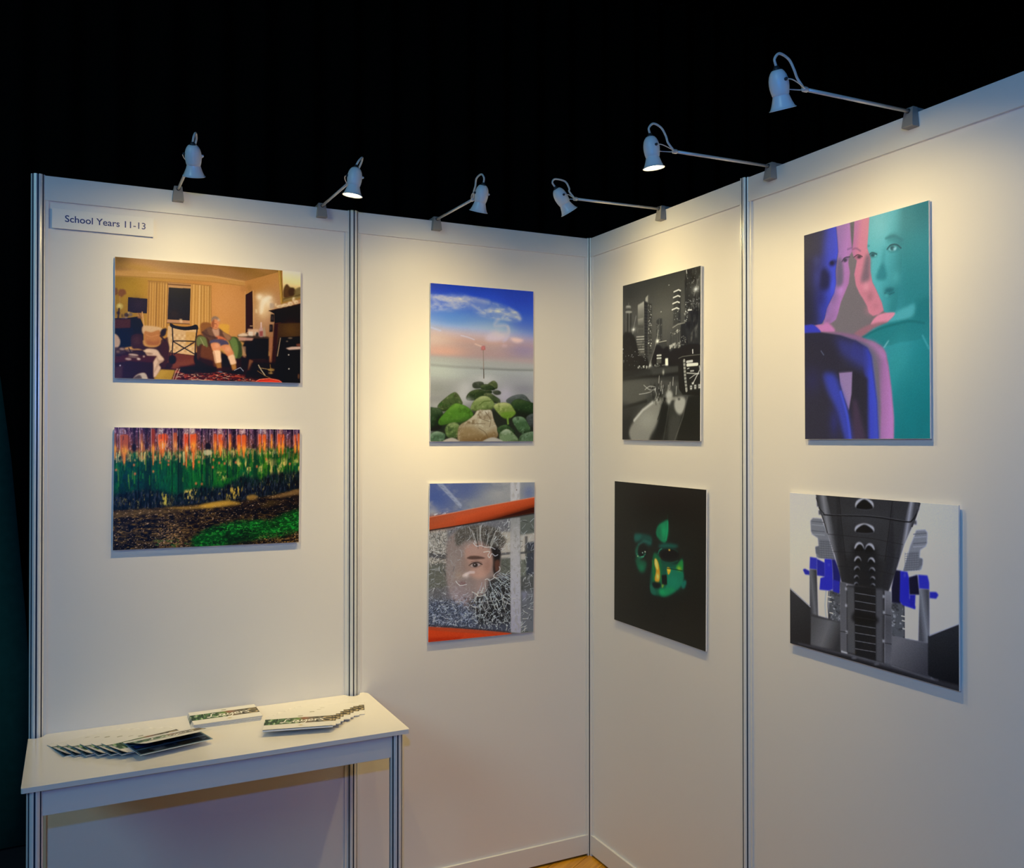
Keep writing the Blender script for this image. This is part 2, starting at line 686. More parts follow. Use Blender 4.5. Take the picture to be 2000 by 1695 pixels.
    def noise(s, fx, fy=None, octs=3, seed=0):
        """Value noise, features about fx by fy view pixels, range about -1..1."""
        fy = fy or fx
        rng = np.random.RandomState(seed)
        out = np.zeros((s.H, s.W))
        amp, tot = 1.0, 0.0
        for o in range(octs):
            cx, cy = max(fx * s.k / 2 ** o, 1.0), max(fy * s.k / 2 ** o, 1.0)
            gw, gh = int(s.W / cx) + 3, int(s.H / cy) + 3
            g = rng.uniform(-1, 1, (gh, gw))
            X, Y = np.arange(s.W) / cx, np.arange(s.H) / cy
            xi, yi = X.astype(int), Y.astype(int)
            fx_, fy_ = X - xi, Y - yi
            fx_ = fx_ * fx_ * (3 - 2 * fx_)
            fy_ = (fy_ * fy_ * (3 - 2 * fy_))[:, None]
            g0 = g[yi][:, xi] * (1 - fx_) + g[yi][:, xi + 1] * fx_
            g1 = g[yi + 1][:, xi] * (1 - fx_) + g[yi + 1][:, xi + 1] * fx_
            out += amp * (g0 * (1 - fy_) + g1 * fy_)
            tot += amp
            amp *= 0.55
        return out / tot * 1.6

    def tex(s, pts, col, nz, lo=0.0, hi=0.6, a=1.0, soft=0.0, smooth=False):
        """Lay a colour where the noise is high inside a polygon."""
        sm = s.mask(pts, soft, smooth)
        if sm is None:
            return
        sl, m = sm
        s.put((sl, m * np.clip((nz[sl] - lo) / (hi - lo), 0, 1)), col, a)

    def grain(s, amt, seed=3):
        s.a = s.a + np.random.RandomState(seed).normal(0, amt, (s.H, s.W, 1))

    def ink(s, white):
        """Reflectance of the print: photographed colours over those a plain white sheet shows in its place
        (four rows of four samples), less the sheen of its surface."""
        w = np.array(white, float)
        w = s2l(np.stack([w, 159 + (w - 166) * 0.85, 145 + (w - 166) * 0.56], -1) / 255)
        k = (0.03, 0.34, 0.66, 0.97)
        u, v = np.linspace(0, 1, s.W), np.linspace(0, 1, s.H)
        rows = np.array([[np.interp(u, k, w[r, :, ch]) for ch in range(3)] for r in range(4)])      # 4, 3, W
        t = np.interp(v, k, range(4))
        r0 = np.minimum(t.astype(int), 2)
        f = (t - r0)[:, None, None]
        wl = np.moveaxis(rows[r0] * (1 - f) + rows[r0 + 1] * f, 1, 2)
        return np.clip(0.80 * s2l(np.clip(s.a, 0, 1)) / wl - 0.009, 0.002, 0.92)


def folds(c, top, bot, n, cols, seed, jag=0.25):
    """Curtain folds between a top and a bottom edge (each two end points)."""
    r = random.Random(seed)
    (ax, ay), (bx, by) = top
    (cx, cy), (dx, dy) = bot
    for i in range(n):
        t = (i + 0.5 + r.uniform(-jag, jag)) / n
        w = abs(bx - ax) / n * r.uniform(0.35, 0.8)
        t2 = t + r.uniform(-0.02, 0.02)
        c.L([(ax + (bx - ax) * t, ay + (by - ay) * t), (cx + (dx - cx) * t2, cy + (dy - cy) * t2)], w, cols[i % len(cols)], r.uniform(0.45, 0.9), w * 0.9)


def paint_living_room():
    c = Canvas([(117, 98), (1890, 254), (1885, 1305), (117, 1263)], (0.586, 0.389), 0.00135)
    ALL = [(60, 60), (1950, 200), (1950, 1350), (60, 1350)]
    c.P(ALL, 'c8954a')
    # back wall, ceiling, cornice
    c.G([(100, 280), (620, 305), (1040, 340), (1368, 375), (1368, 900), (100, 900)],
        [(0, '8f6c14'), (.12, 'a07a1c'), (.25, 'b98a2e'), (.6, 'c4863c'), (.8, 'ce924c'), (1, 'c68a4a')], (117, 500), (1365, 500))
    c.glow((250, 420), 150, 'b08a18', .6)
    c.glow((1180, 560), 170, 'd4985a', .7)
    c.glow((1250, 760), 120, 'd0914f', .6)
    c.G([(100, 60), (1900, 200), (1900, 262), (1720, 262), (1365, 338), (1050, 283), (520, 243), (100, 232)],
        [(0, '7a5a1c'), (.35, '91682f'), (.7, 'a67a4a'), (1, 'c08c56')], (1000, 120), (960, 330))
    c.glow((150, 130), 130, '5e4512', .8)
    c.glow((380, 215), 210, 'b58c34', .75, 45, 6)
    c.glow((760, 190), 250, '8e6838', .55, 60, 8)
    c.glow((1180, 240), 220, 'a8794e', .6, 60, 10)
    c.glow((1560, 240), 170, 'b17d45', .7, 45, 6)
    c.P([(100, 232), (520, 243), (1050, 283), (1368, 338), (1368, 388), (1040, 345), (620, 312), (100, 286)], 'c2924e', .75, 10)
    c.L([(100, 282), (620, 311), (1040, 345), (1368, 386)], 7, '8f6526', .45, 6)
    c.L([(440, 250), (1050, 292), (1360, 345)], 9, 'd8ab74', .6, 8)
    # right-hand wall
    c.G([(1365, 340), (1735, 240), (1900, 240), (1900, 1150), (1365, 900)], [(0, 'c08846'), (.3, 'bc8a56'), (.65, 'ba8c62'), (1, '9c6a42')], (1365, 450), (1640, 900))
    c.glow((1480, 380), 120, 'b5803e', .5)
    c.glow((1405, 400), 30, '9c6a30', .5)
    c.glow((1500, 490), 34, 'fff1d0', .95)  # white glare here and just below, painted into the ink
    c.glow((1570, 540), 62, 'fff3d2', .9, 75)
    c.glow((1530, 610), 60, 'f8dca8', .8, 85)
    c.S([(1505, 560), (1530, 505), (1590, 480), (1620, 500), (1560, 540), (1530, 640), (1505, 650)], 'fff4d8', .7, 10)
    c.E((1345, 410), 26, 34, 'b47c42', .6, 12)
    # floor
    c.P([(60, 990), (640, 1000), (1400, 1050), (1900, 1050), (1900, 1350), (60, 1350)], '2a130c', 1, 6)
    c.P([(610, 1010), (900, 1040), (890, 1150), (690, 1175), (600, 1150)], '6a3420', 1, 8)
    c.P([(640, 1110), (880, 1080), (880, 1140), (640, 1165)], '7a4028', .7, 10)
    # curtains and window
    c.P([(437, 332), (640, 348), (628, 780), (422, 770)], 'c08c3a')
    folds(c, ((442, 342), (632, 355)), ((432, 765), (622, 775)), 15, ['7c5420', 'dcae5e', '93662a', 'd3a352', 'a87a34', 'e4bb72'], 2)
    c.P([(437, 332), (640, 346), (640, 366), (437, 352)], 'a67630', .6, 3)
    c.P([(632, 348), (858, 364), (848, 745), (620, 738)], 'b88852')
    c.L([(632, 366), (850, 382)], 12, '6a4420', .8, 3)
    c.P([(634, 378), (850, 391), (848, 410), (636, 398)], 'c4945c')
    c.P([(637, 398), (846, 409), (838, 712), (626, 702)], '1b1a20')
    c.G([(637, 398), (846, 409), (838, 712), (626, 702)], [(0, '17151c'), (.6, '22201f'), (1, '2a2119')], (740, 400), (735, 710), .8)
    c.glow((690, 650), 45, '3a2a1a', .5)
    c.P([(622, 706), (838, 717), (836, 742), (620, 732)], 'c08e62')
    c.L([(622, 735), (838, 747)], 7, '2c1a10', .8, 2)
    c.P([(738, 698), (764, 700), (770, 735), (746, 735)], 'e2be8e', .9, 4)
    c.P([(850, 360), (1045, 384), (1042, 780), (1010, 830), (905, 810), (838, 745)], 'c8964a')
    folds(c, ((858, 372), (1036, 392)), ((845, 760), (1035, 800)), 13, ['8a5e26', 'e0b26a', '9b6c2e', 'd7a75c', 'b07e3c', 'e8c07e'], 4)
    c.L([(437, 333), (640, 347), (858, 364), (1045, 384)], 6, '8a5c28', .7, 3)
    c.L([(1040, 392), (1044, 690)], 8, '8a602e', .5, 6)
    # radiator
    c.P([(632, 762), (905, 790), (893, 1045), (612, 1012)], 'd2ae7c')
    for i in range(9):
        for j in range(6):
            c.glow((660 + i * 26 + (j % 2) * 4, 845 + j * 30 + i * 2), 8, 'ecd2a6' if (i + j) % 2 else 'b88e5c', .7)
    c.P([(800, 820), (905, 825), (895, 960), (800, 945)], 'c4923c', .55, 8)
    c.L([(610, 998), (890, 1036)], 14, 'd6ae80', .9, 4)
    c.L([(612, 1013), (890, 1050)], 6, '5a3018', .8, 4)
    # left furniture, lamp, dark picture
    c.P([(247, 489), (433, 505), (428, 645), (300, 640), (243, 625)], '241b22')
    c.glow((340, 560), 60, '30222c', .7)
    c.S([(165, 415), (215, 418), (228, 455), (205, 470), (178, 490), (150, 465)], '7a4a20', .95, 5)
    c.S([(112, 405), (140, 405), (146, 455), (115, 470)], '6d431a', .9, 4)
    c.L([(168, 480), (166, 545)], 9, 'a07d34', .9, 3)
    c.E((166, 578), 34, 30, 'b7a24e', .95, 5)
    c.glow((160, 568), 16, 'd8c878', .8)
    c.L([(160, 600), (152, 690)], 16, '3c2a12', .95, 4)
    c.E((152, 640), 16, 14, '251a10', .95, 3)
    c.P([(100, 690), (220, 690), (360, 672), (395, 760), (395, 900), (100, 990)], '1a1013')
    c.P([(100, 700), (270, 698), (270, 790), (100, 795)], '4a2616', .95, 8)
    c.P([(100, 790), (300, 782), (285, 960), (150, 985), (100, 960)], '101620', .95, 8)
    for x, y, w, h, col in ((232, 660, 30, 26, '2a2026'), (272, 655, 22, 24, '6a5a50'), (228, 685, 18, 10, '8a7a80'), (250, 640, 10, 12, 'b0a088'), (190, 665, 8, 20, '3a2818'), (200, 690, 20, 8, '504060')):
        c.E((x, y), w * .8, h * .8, col, .85, 4)
    c.P([(330, 640), (385, 640), (400, 700), (340, 690)], 'a8743a', .8, 6)
    c.L([(383, 632), (400, 765)], 11, 'd0a060', .9, 3)
    c.L([(350, 645), (372, 690)], 6, '5a3a1c', .7, 3)
    # sofa with cushions
    c.S([(275, 870), (320, 842), (385, 850), (400, 950), (520, 965), (600, 900), (638, 945), (640, 1010), (610, 1120), (470, 1040), (360, 985), (288, 975)], '331c15', 1, 4)
    c.glow((330, 905), 45, '4a2c22', .8)
    c.P([(560, 900), (628, 870), (640, 980), (600, 1160), (565, 1160)], '3a1f14', .9, 8)
    c.S([(388, 768), (470, 765), (560, 780), (590, 815), (480, 830), (392, 840)], 'd0ae82', .95, 5)
    c.S([(408, 815), (470, 826), (545, 806), (562, 870), (545, 940), (480, 950), (425, 940), (402, 880)], 'b5763a', 1, 4)
    c.S([(430, 900), (500, 915), (545, 895), (540, 945), (440, 945)], '96582a', .7, 10)
    c.L([(425, 850), (470, 870), (540, 850)], 8, 'cc9050', .6, 8)
    c.E((585, 828), 27, 40, '1d1512', .95, 4, 20)
    c.E((608, 800), 13, 14, '2c201a', .9, 3)
    c.L([(560, 860), (600, 905)], 18, '241712', .8, 6)
    # walking frame
    c.S([(648, 742), (672, 745), (700, 760), (780, 772), (850, 766), (892, 752), (915, 765), (918, 798), (880, 800), (790, 806), (700, 790), (655, 772)], '14100d', 1, 2)
    for q in ([(672, 780), (678, 900), (670, 1040)], [(908, 800), (892, 920), (890, 1040)], [(684, 906), (895, 912)], [(684, 915), (880, 1030)], [(875, 925), (690, 1032)]):
        c.L(q, 11, '1b130e', .95, 3)
    c.L([(660, 1000), (640, 1060)], 8, '2a2018', .9, 3)
    c.L([(845, 935), (880, 920)], 12, '5a3c22', .8, 4)
    c.E((672, 1085), 38, 44, '15100e', .95, 5)
    c.E((640, 1140), 36, 30, '1d120e', .8, 8)
    c.E((905, 1075), 28, 55, '15100e', .95, 5)
    # armchair, sleeping sitter
    c.S([(898, 880), (930, 850), (1000, 860), (1040, 930), (1060, 1095), (920, 1098), (905, 1000)], '472a17', 1, 4)
    c.S([(1000, 940), (1060, 1000), (1130, 1040), (1130, 1150), (960, 1110), (950, 960)], '6a3c1e', .9, 8)
    c.S([(945, 742), (1035, 738), (1045, 800), (1000, 850), (950, 850)], '8a5828', 1, 4)
    c.S([(900, 900), (925, 862), (985, 872), (1008, 930), (1004, 968), (950, 935), (915, 960)], '6c7440', 1, 5)
    c.L([(940, 880), (975, 950)], 8, 'a0a070', .7, 5)
    c.S([(1100, 752), (1205, 752), (1212, 800), (1195, 850), (1135, 800)], 'dca640', 1, 4)
    c.S([(1205, 880), (1285, 872), (1335, 950), (1335, 1050), (1295, 1075), (1250, 1040), (1225, 950)], '3c4a22', 1, 5)
    c.S([(1215, 885), (1270, 880), (1300, 960), (1290, 1060), (1265, 1065), (1240, 970)], '6c8444', .95, 8)
    c.P([(1130, 1000), (1210, 1060), (1240, 1150), (1130, 1150)], '1a0d0a', .9, 10)
    c.P([(930, 1060), (1060, 1095), (1080, 1200), (760, 1160), (900, 1120)], '1f0f0b', .8, 10)
    c.S([(965, 815), (1020, 780), (1060, 775), (1120, 790), (1165, 825), (1235, 870), (1210, 905), (1130, 880), (1050, 915), (1010, 880), (970, 860)], '5e4030', 1, 3)
    c.S([(1000, 790), (1040, 785), (1070, 840), (1040, 870)], '7c5840', .7, 8)
    c.S([(1150, 820), (1230, 868), (1205, 905), (1170, 870)], 'a87c58', .8, 7)
    c.S([(1052, 790), (1088, 800), (1115, 790), (1118, 862), (1085, 868), (1062, 830)], 'c69a80', .95, 5)
    c.S([(1045, 740), (1060, 700), (1090, 690), (1118, 715), (1118, 755), (1100, 795), (1070, 795), (1048, 775)], 'd88c5c', 1, 3)
    c.S([(1045, 745), (1058, 705), (1072, 705), (1068, 775), (1052, 778)], '8a4c2c', .85, 6)
    c.S([(1042, 715), (1050, 685), (1080, 672), (1112, 688), (1126, 720), (1105, 706), (1070, 700), (1050, 722)], '8e7462', 1, 4)
    c.glow((1112, 706), 12, 'd8b898', .8)
    c.L([(1072, 742), (1090, 745)], 6, '7a3c22', .8, 4)
    c.L([(1094, 745), (1098, 765)], 5, 'b05a34', .8, 3)
    c.L([(1078, 778), (1096, 778)], 4, '903c28', .7, 3)
    c.S([(1088, 862), (1130, 862), (1170, 880), (1188, 900), (1150, 910), (1100, 895)], 'cc7048', 1, 4)
    c.L([(1120, 885), (1160, 893)], 6, '8a3a24', .6, 4)
    c.L([(960, 825), (1000, 855), (1095, 880)], 20, '4a3024', .7, 10)
    c.S([(1032, 905), (1100, 890), (1185, 905), (1208, 945), (1140, 958), (1110, 955), (1035, 930)], '4b4560', 1, 4)
    c.S([(1040, 935), (1075, 922), (1122, 935), (1132, 975), (1122, 1005), (1066, 1005), (1046, 970)], 'd98c60', 1, 4)
    c.glow((1095, 950), 26, 'f0b088', .7)
    c.S([(1062, 1003), (1125, 1000), (1136, 1060), (1136, 1112), (1085, 1120), (1068, 1050)], 'f4cdaa', 1, 4)
    c.L([(1070, 1010), (1088, 1110)], 12, 'c08a68', .6, 8)
    c.S([(1133, 958), (1195, 942), (1235, 980), (1258, 1035), (1205, 1058), (1170, 1010)], 'd88a5a', 1, 4)
    c.glow((1200, 985), 30, 'eeb084', .7)
    c.S([(1202, 1056), (1255, 1036), (1272, 1080), (1280, 1122), (1232, 1136), (1214, 1095)], 'f2c8a2', 1, 4)
    c.P([(1087, 1118), (1137, 1112), (1142, 1165), (1100, 1172)], 'a06c34', 1, 3)
    c.P([(1098, 1168), (1142, 1163), (1146, 1200), (1106, 1206)], '3a1a14', 1, 5)
    c.E((1126, 1214), 30, 21, '5c7890', 1, 4)
    c.P([(1230, 1136), (1276, 1124), (1284, 1180), (1246, 1190)], 'b07a38', 1, 3)
    c.S([(1250, 1190), (1290, 1172), (1335, 1155), (1352, 1190), (1345, 1215), (1265, 1225)], '17161d', 1, 3)
    c.L([(1262, 1186), (1318, 1158), (1348, 1192)], 6, 'b8bcd0', .9, 3)
    c.P([(1150, 1200), (1250, 1190), (1340, 1230), (1280, 1290), (1240, 1250)], '150a0a', .8, 12)
    # rug
    rug = [(712, 1168), (1080, 1200), (1500, 1245), (1470, 1320), (655, 1290)]
    c.P(rug, '4e1a14', 1, 4)
    n1 = c.noise(34, 12, 2, 11)
    c.tex(rug, 'a8452e', n1, .1, .5, .9)
    c.tex(rug, 'e0c0a4', c.noise(26, 7, 2, 15), .55, .8, .8)
    c.tex(rug, '1e0c10', c.noise(30, 10, 2, 19), .35, .7, .9)
    c.P([(740, 1150), (1090, 1165), (1090, 1215), (790, 1225), (740, 1190)], '170a09', .85, 14)
    for i in range(4):
        c.L([(742 - i * 17 + i, 1176 + i * 4), (700 - i * 12, 1282)], 6, ['e0c8a8', '7a2a1e', 'd8b890', '30140f'][i], .8, 3)
    c.L([(860, 1278), (910, 1270), (960, 1280), (1040, 1284)], 7, 'ecd8c4', .7, 4)
    c.P([(562, 1178), (700, 1184), (662, 1285), (490, 1275)], 'ac8824', 1, 5)
    c.P([(500, 1240), (560, 1190), (640, 1190), (560, 1275)], 'c09a34', .5, 14)
    # white cloth and table in the left foreground
    c.S([(420, 985), (520, 990), (560, 1040), (594, 1088), (545, 1130), (562, 1170), (495, 1258), (486, 1110), (430, 1050)], 'd6b8a0', 1, 4)
    c.L([(520, 1060), (545, 1110), (500, 1200)], 18, 'a88870', .55, 12)
    c.S([(545, 1095), (592, 1090), (560, 1120)], '9a7a66', .6, 6)
    c.P([(100, 1060), (200, 1040), (525, 1050), (485, 1115), (300, 1200), (100, 1290)], '421c12', 1, 4)
    c.P([(100, 1120), (260, 1100), (485, 1110), (488, 1275), (100, 1280)], '2a1216', 1, 8)
    c.P([(120, 1160), (200, 1140), (190, 1262), (120, 1262)], '4e3230', .7, 12)
    c.S([(100, 850), (140, 850), (172, 905), (160, 960), (100, 1000)], 'c0a48c', .95, 5)
    c.P([(100, 970), (215, 965), (225, 1025), (100, 1060)], '3c2a28', .9, 6)
    for i, (x, y, w, h, col) in enumerate(((190, 985, 40, 14, 'a08878'), (260, 1000, 60, 18, '6a5448'), (300, 1040, 80, 14, 'd0b8a8'), (300, 1060, 85, 12, '7c6860'),
                                          (430, 1005, 60, 18, 'e0c4a4'), (450, 1028, 60, 14, '9c7c64'), (250, 1080, 50, 16, 'b8a098'), (350, 1080, 30, 14, 'e0ccc0'),
                                          (400, 1055, 14, 12, 'f0dcc8'), (150, 1010, 30, 16, '7a5c48'), (160, 1045, 50, 10, '241418'), (330, 1018, 60, 8, '3a2824'))):
        c.E((x, y), w * .62, h * .75, col, .9, 4, 6)
    c.L([(255, 975), (275, 1020)], 9, '1c1418', .9, 3)
    c.glow((170, 1140), 7, 'f0f0ff', .9)
    c.S([(300, 1262), (340, 1225), (400, 1210), (430, 1240), (432, 1300), (300, 1300)], 'c4b8a8', .95, 5)
    c.S([(300, 1265), (340, 1235), (372, 1240), (380, 1300), (300, 1300)], '4a3c38', .9, 8)
    # door, side table, bottles
    c.P([(1368, 470), (1436, 430), (1440, 795), (1368, 832)], '31160f')
    c.L([(1440, 430), (1444, 790)], 9, 'dca86c', .8, 3)
    c.L([(1366, 440), (1366, 830)], 6, 'e0ac70', .6, 3)
    c.L([(1412, 765), (1434, 765)], 8, 'd8b48c', .8, 3)
    c.P([(1460, 605), (1482, 610), (1480, 645), (1460, 640)], 'e8d0a0', .8, 3)
    c.P([(1380, 872), (1592, 880), (1582, 1085), (1390, 1080), (1340, 960)], '15110e', 1, 4)
    c.glow((1500, 960), 70, '241d16', .6)
    c.P([(1295, 850), (1380, 832), (1470, 850), (1585, 868), (1590, 884), (1430, 884), (1290, 868)], '3a2c20', .9, 4)
    c.S([(1298, 850), (1350, 832), (1390, 845), (1380, 862), (1310, 864)], 'ecd2b4', .95, 4)
    c.P([(1388, 792), (1492, 796), (1490, 860), (1390, 852)], 'd2ac8c', .95, 5)
    c.P([(1395, 815), (1440, 820), (1438, 862), (1395, 858)], 'e8dccc', .9, 5)
    c.E((1478, 845), 16, 20, '1d1a18', .9, 4)
    c.E((1462, 832), 8, 14, 'd8d0c0', .9, 3)
    c.P([(1300, 870), (1445, 880), (1430, 908), (1305, 905)], 'c49484', .95, 4)
    c.P([(1310, 905), (1440, 905), (1440, 925), (1390, 940)], '241812', .8, 6)
    c.L([(1516, 735), (1516, 780)], 14, 'e0c8c8', .8, 5)
    c.S([(1500, 790), (1530, 785), (1538, 860), (1496, 862)], 'c8a8a8', .85, 4)
    c.P([(1500, 815), (1534, 812), (1536, 862), (1500, 862)], '8e3a34', .8, 4)
    c.S([(1540, 790), (1545, 775), (1552, 790), (1560, 860), (1534, 860)], 'a89c80', .8, 4)
    c.P([(1590, 885), (1640, 860), (1642, 1110), (1594, 1120)], 'a56c46', 1, 6)
    c.P([(1330, 955), (1372, 960), (1368, 1070), (1345, 1060)], 'b08868', .75, 5)
    c.P([(1405, 1080), (1440, 1095), (1420, 1195), (1385, 1180)], '8a5a38', .9, 5)
    c.P([(1325, 1060), (1395, 1070), (1390, 1180), (1330, 1160)], '1e0e0a', .8, 8)
    # painting and mantelpiece
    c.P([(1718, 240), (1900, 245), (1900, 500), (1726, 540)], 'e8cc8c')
    c.G([(1718, 235), (1900, 240), (1900, 500), (1726, 540)], [(0, 'fff2cc'), (.45, 'f0d898'), (.75, 'b09a58'), (1, '8a7240')], (1800, 240), (1800, 520))  # pale top: lamp glare on the print, painted in as sky
    c.S([(1735, 400), (1760, 370), (1790, 400), (1830, 410), (1830, 470), (1740, 500), (1725, 450)], '4c3016', .95, 8)
    c.E((1805, 445), 34, 40, '38220f', .8, 8)
    c.S([(1830, 430), (1888, 400), (1890, 480), (1840, 490)], '6a5a34', .85, 8)
    c.L([(1730, 510), (1888, 470)], 12, '5c4a22', .8, 6)
    c.L([(1690, 232), (1712, 545)], 30, 'a8802e', .95, 3)
    c.L([(1684, 232), (1704, 545)], 7, 'd8b05a', .8, 2)
    c.L([(1706, 240), (1722, 540)], 6, '5a4012', .8, 2)
    c.L([(1722, 545), (1890, 505)], 14, '9c762e', .9, 3)
    c.P([(1590, 622), (1888, 552), (1900, 552), (1900, 770), (1642, 742), (1640, 650)], '1a0e0a')
    c.L([(1590, 622), (1890, 556)], 9, '4a2a18', .8, 3)
    for x, y, w, h in ((1690, 580, 40, 14), (1740, 570, 40, 14), (1790, 555, 30, 20), (1822, 515, 16, 22), (1845, 540, 26, 18), (1655, 565, 10, 16)):
        c.E((x, y), w * .8, h, 'ecd8b0', .9, 5)
        c.E((x + 6, y + 5), w * .4, h * .5, 'b08c5a', .6, 4)
    for x in (1606, 1618, 1632):
        c.E((x, 575), 8, 28, 'b09a88', .7, 4)
    c.P([(1680, 742), (1900, 735), (1900, 1010), (1655, 1010)], '422c12', 1, 5)
    c.glow((1790, 800), 70, '5a3e18', .7)
    c.P([(1638, 740), (1682, 740), (1652, 1140), (1612, 1140)], '30160d', 1, 4)
    c.L([(1640, 745), (1700, 735)], 6, '5e2e1a', .8, 3)
    c.P([(1608, 655), (1640, 655), (1640, 728), (1604, 726)], '120c0c', 1, 3)
    c.P([(1616, 670), (1628, 670), (1628, 710), (1616, 710)], '6a5a50', .7, 3)
    c.P([(1596, 752), (1626, 752), (1626, 820), (1594, 822)], '120c0c', 1, 3)
    c.P([(1604, 765), (1612, 765), (1612, 805), (1604, 805)], '8a786a', .7, 3)
    c.P([(1690, 872), (1900, 862), (1900, 1330), (1640, 1320), (1660, 1000)], '14100e', 1, 4)
    c.L([(1698, 880), (1668, 1050)], 9, 'c0a078', .8, 3)
    c.L([(1630, 960), (1600, 1140)], 6, '6a3c22', .7, 3)
    c.P([(1745, 975), (1800, 962), (1890, 958), (1890, 985), (1780, 992)], 'dcbca8', .95, 4)
    c.E((1790, 880), 22, 8, '9a8468', .7, 4)
    c.E((1760, 910), 12, 5, 'c0b090', .7, 3)
    c.P([(1845, 935), (1890, 930), (1890, 958), (1850, 958)], '7a4430', .9, 5)
    for x, y in ((1773, 1036), (1775, 1168)):
        c.glow((x, y), 7, 'f4f0e0', .9)
    c.E((1868, 1240), 9, 26, '8a5a34', .7, 5)
    # hearth tools and the red bowl
    c.P([(1430, 1110), (1660, 1110), (1700, 1290), (1350, 1260)], '1b0f0a', .9, 10)
    for q, w, col in (([(1490, 1135), (1512, 1175), (1552, 1232)], 9, 'd4c29c'), ([(1496, 1160), (1600, 1178)], 6, 'b89c68'), ([(1480, 1190), (1560, 1240), (1600, 1255)], 6, '8a6a3c'),
                      ([(1560, 1080), (1430, 1080)], 6, '3a2618'), ([(1600, 1130), (1610, 1215)], 9, '7a5a2c')):
        c.L(q, w, col, .9, 3)
    c.E((1610, 1180), 32, 14, 'ac8a46', .85, 5)
    c.E((1605, 1210), 24, 8, 'c8a864', .7, 4)
    c.E((1585, 1302), 128, 42, 'c22a16', 1, 3)
    c.E((1590, 1304), 108, 28, 'e8462a', 1, 6)
    c.L([(1462, 1292), (1500, 1270), (1590, 1262), (1680, 1278), (1710, 1300)], 7, 'f88a66', .9, 3)
    c.a *= np.array([0.97, 0.92, 0.86])
    c.grain(0.012)
    return c


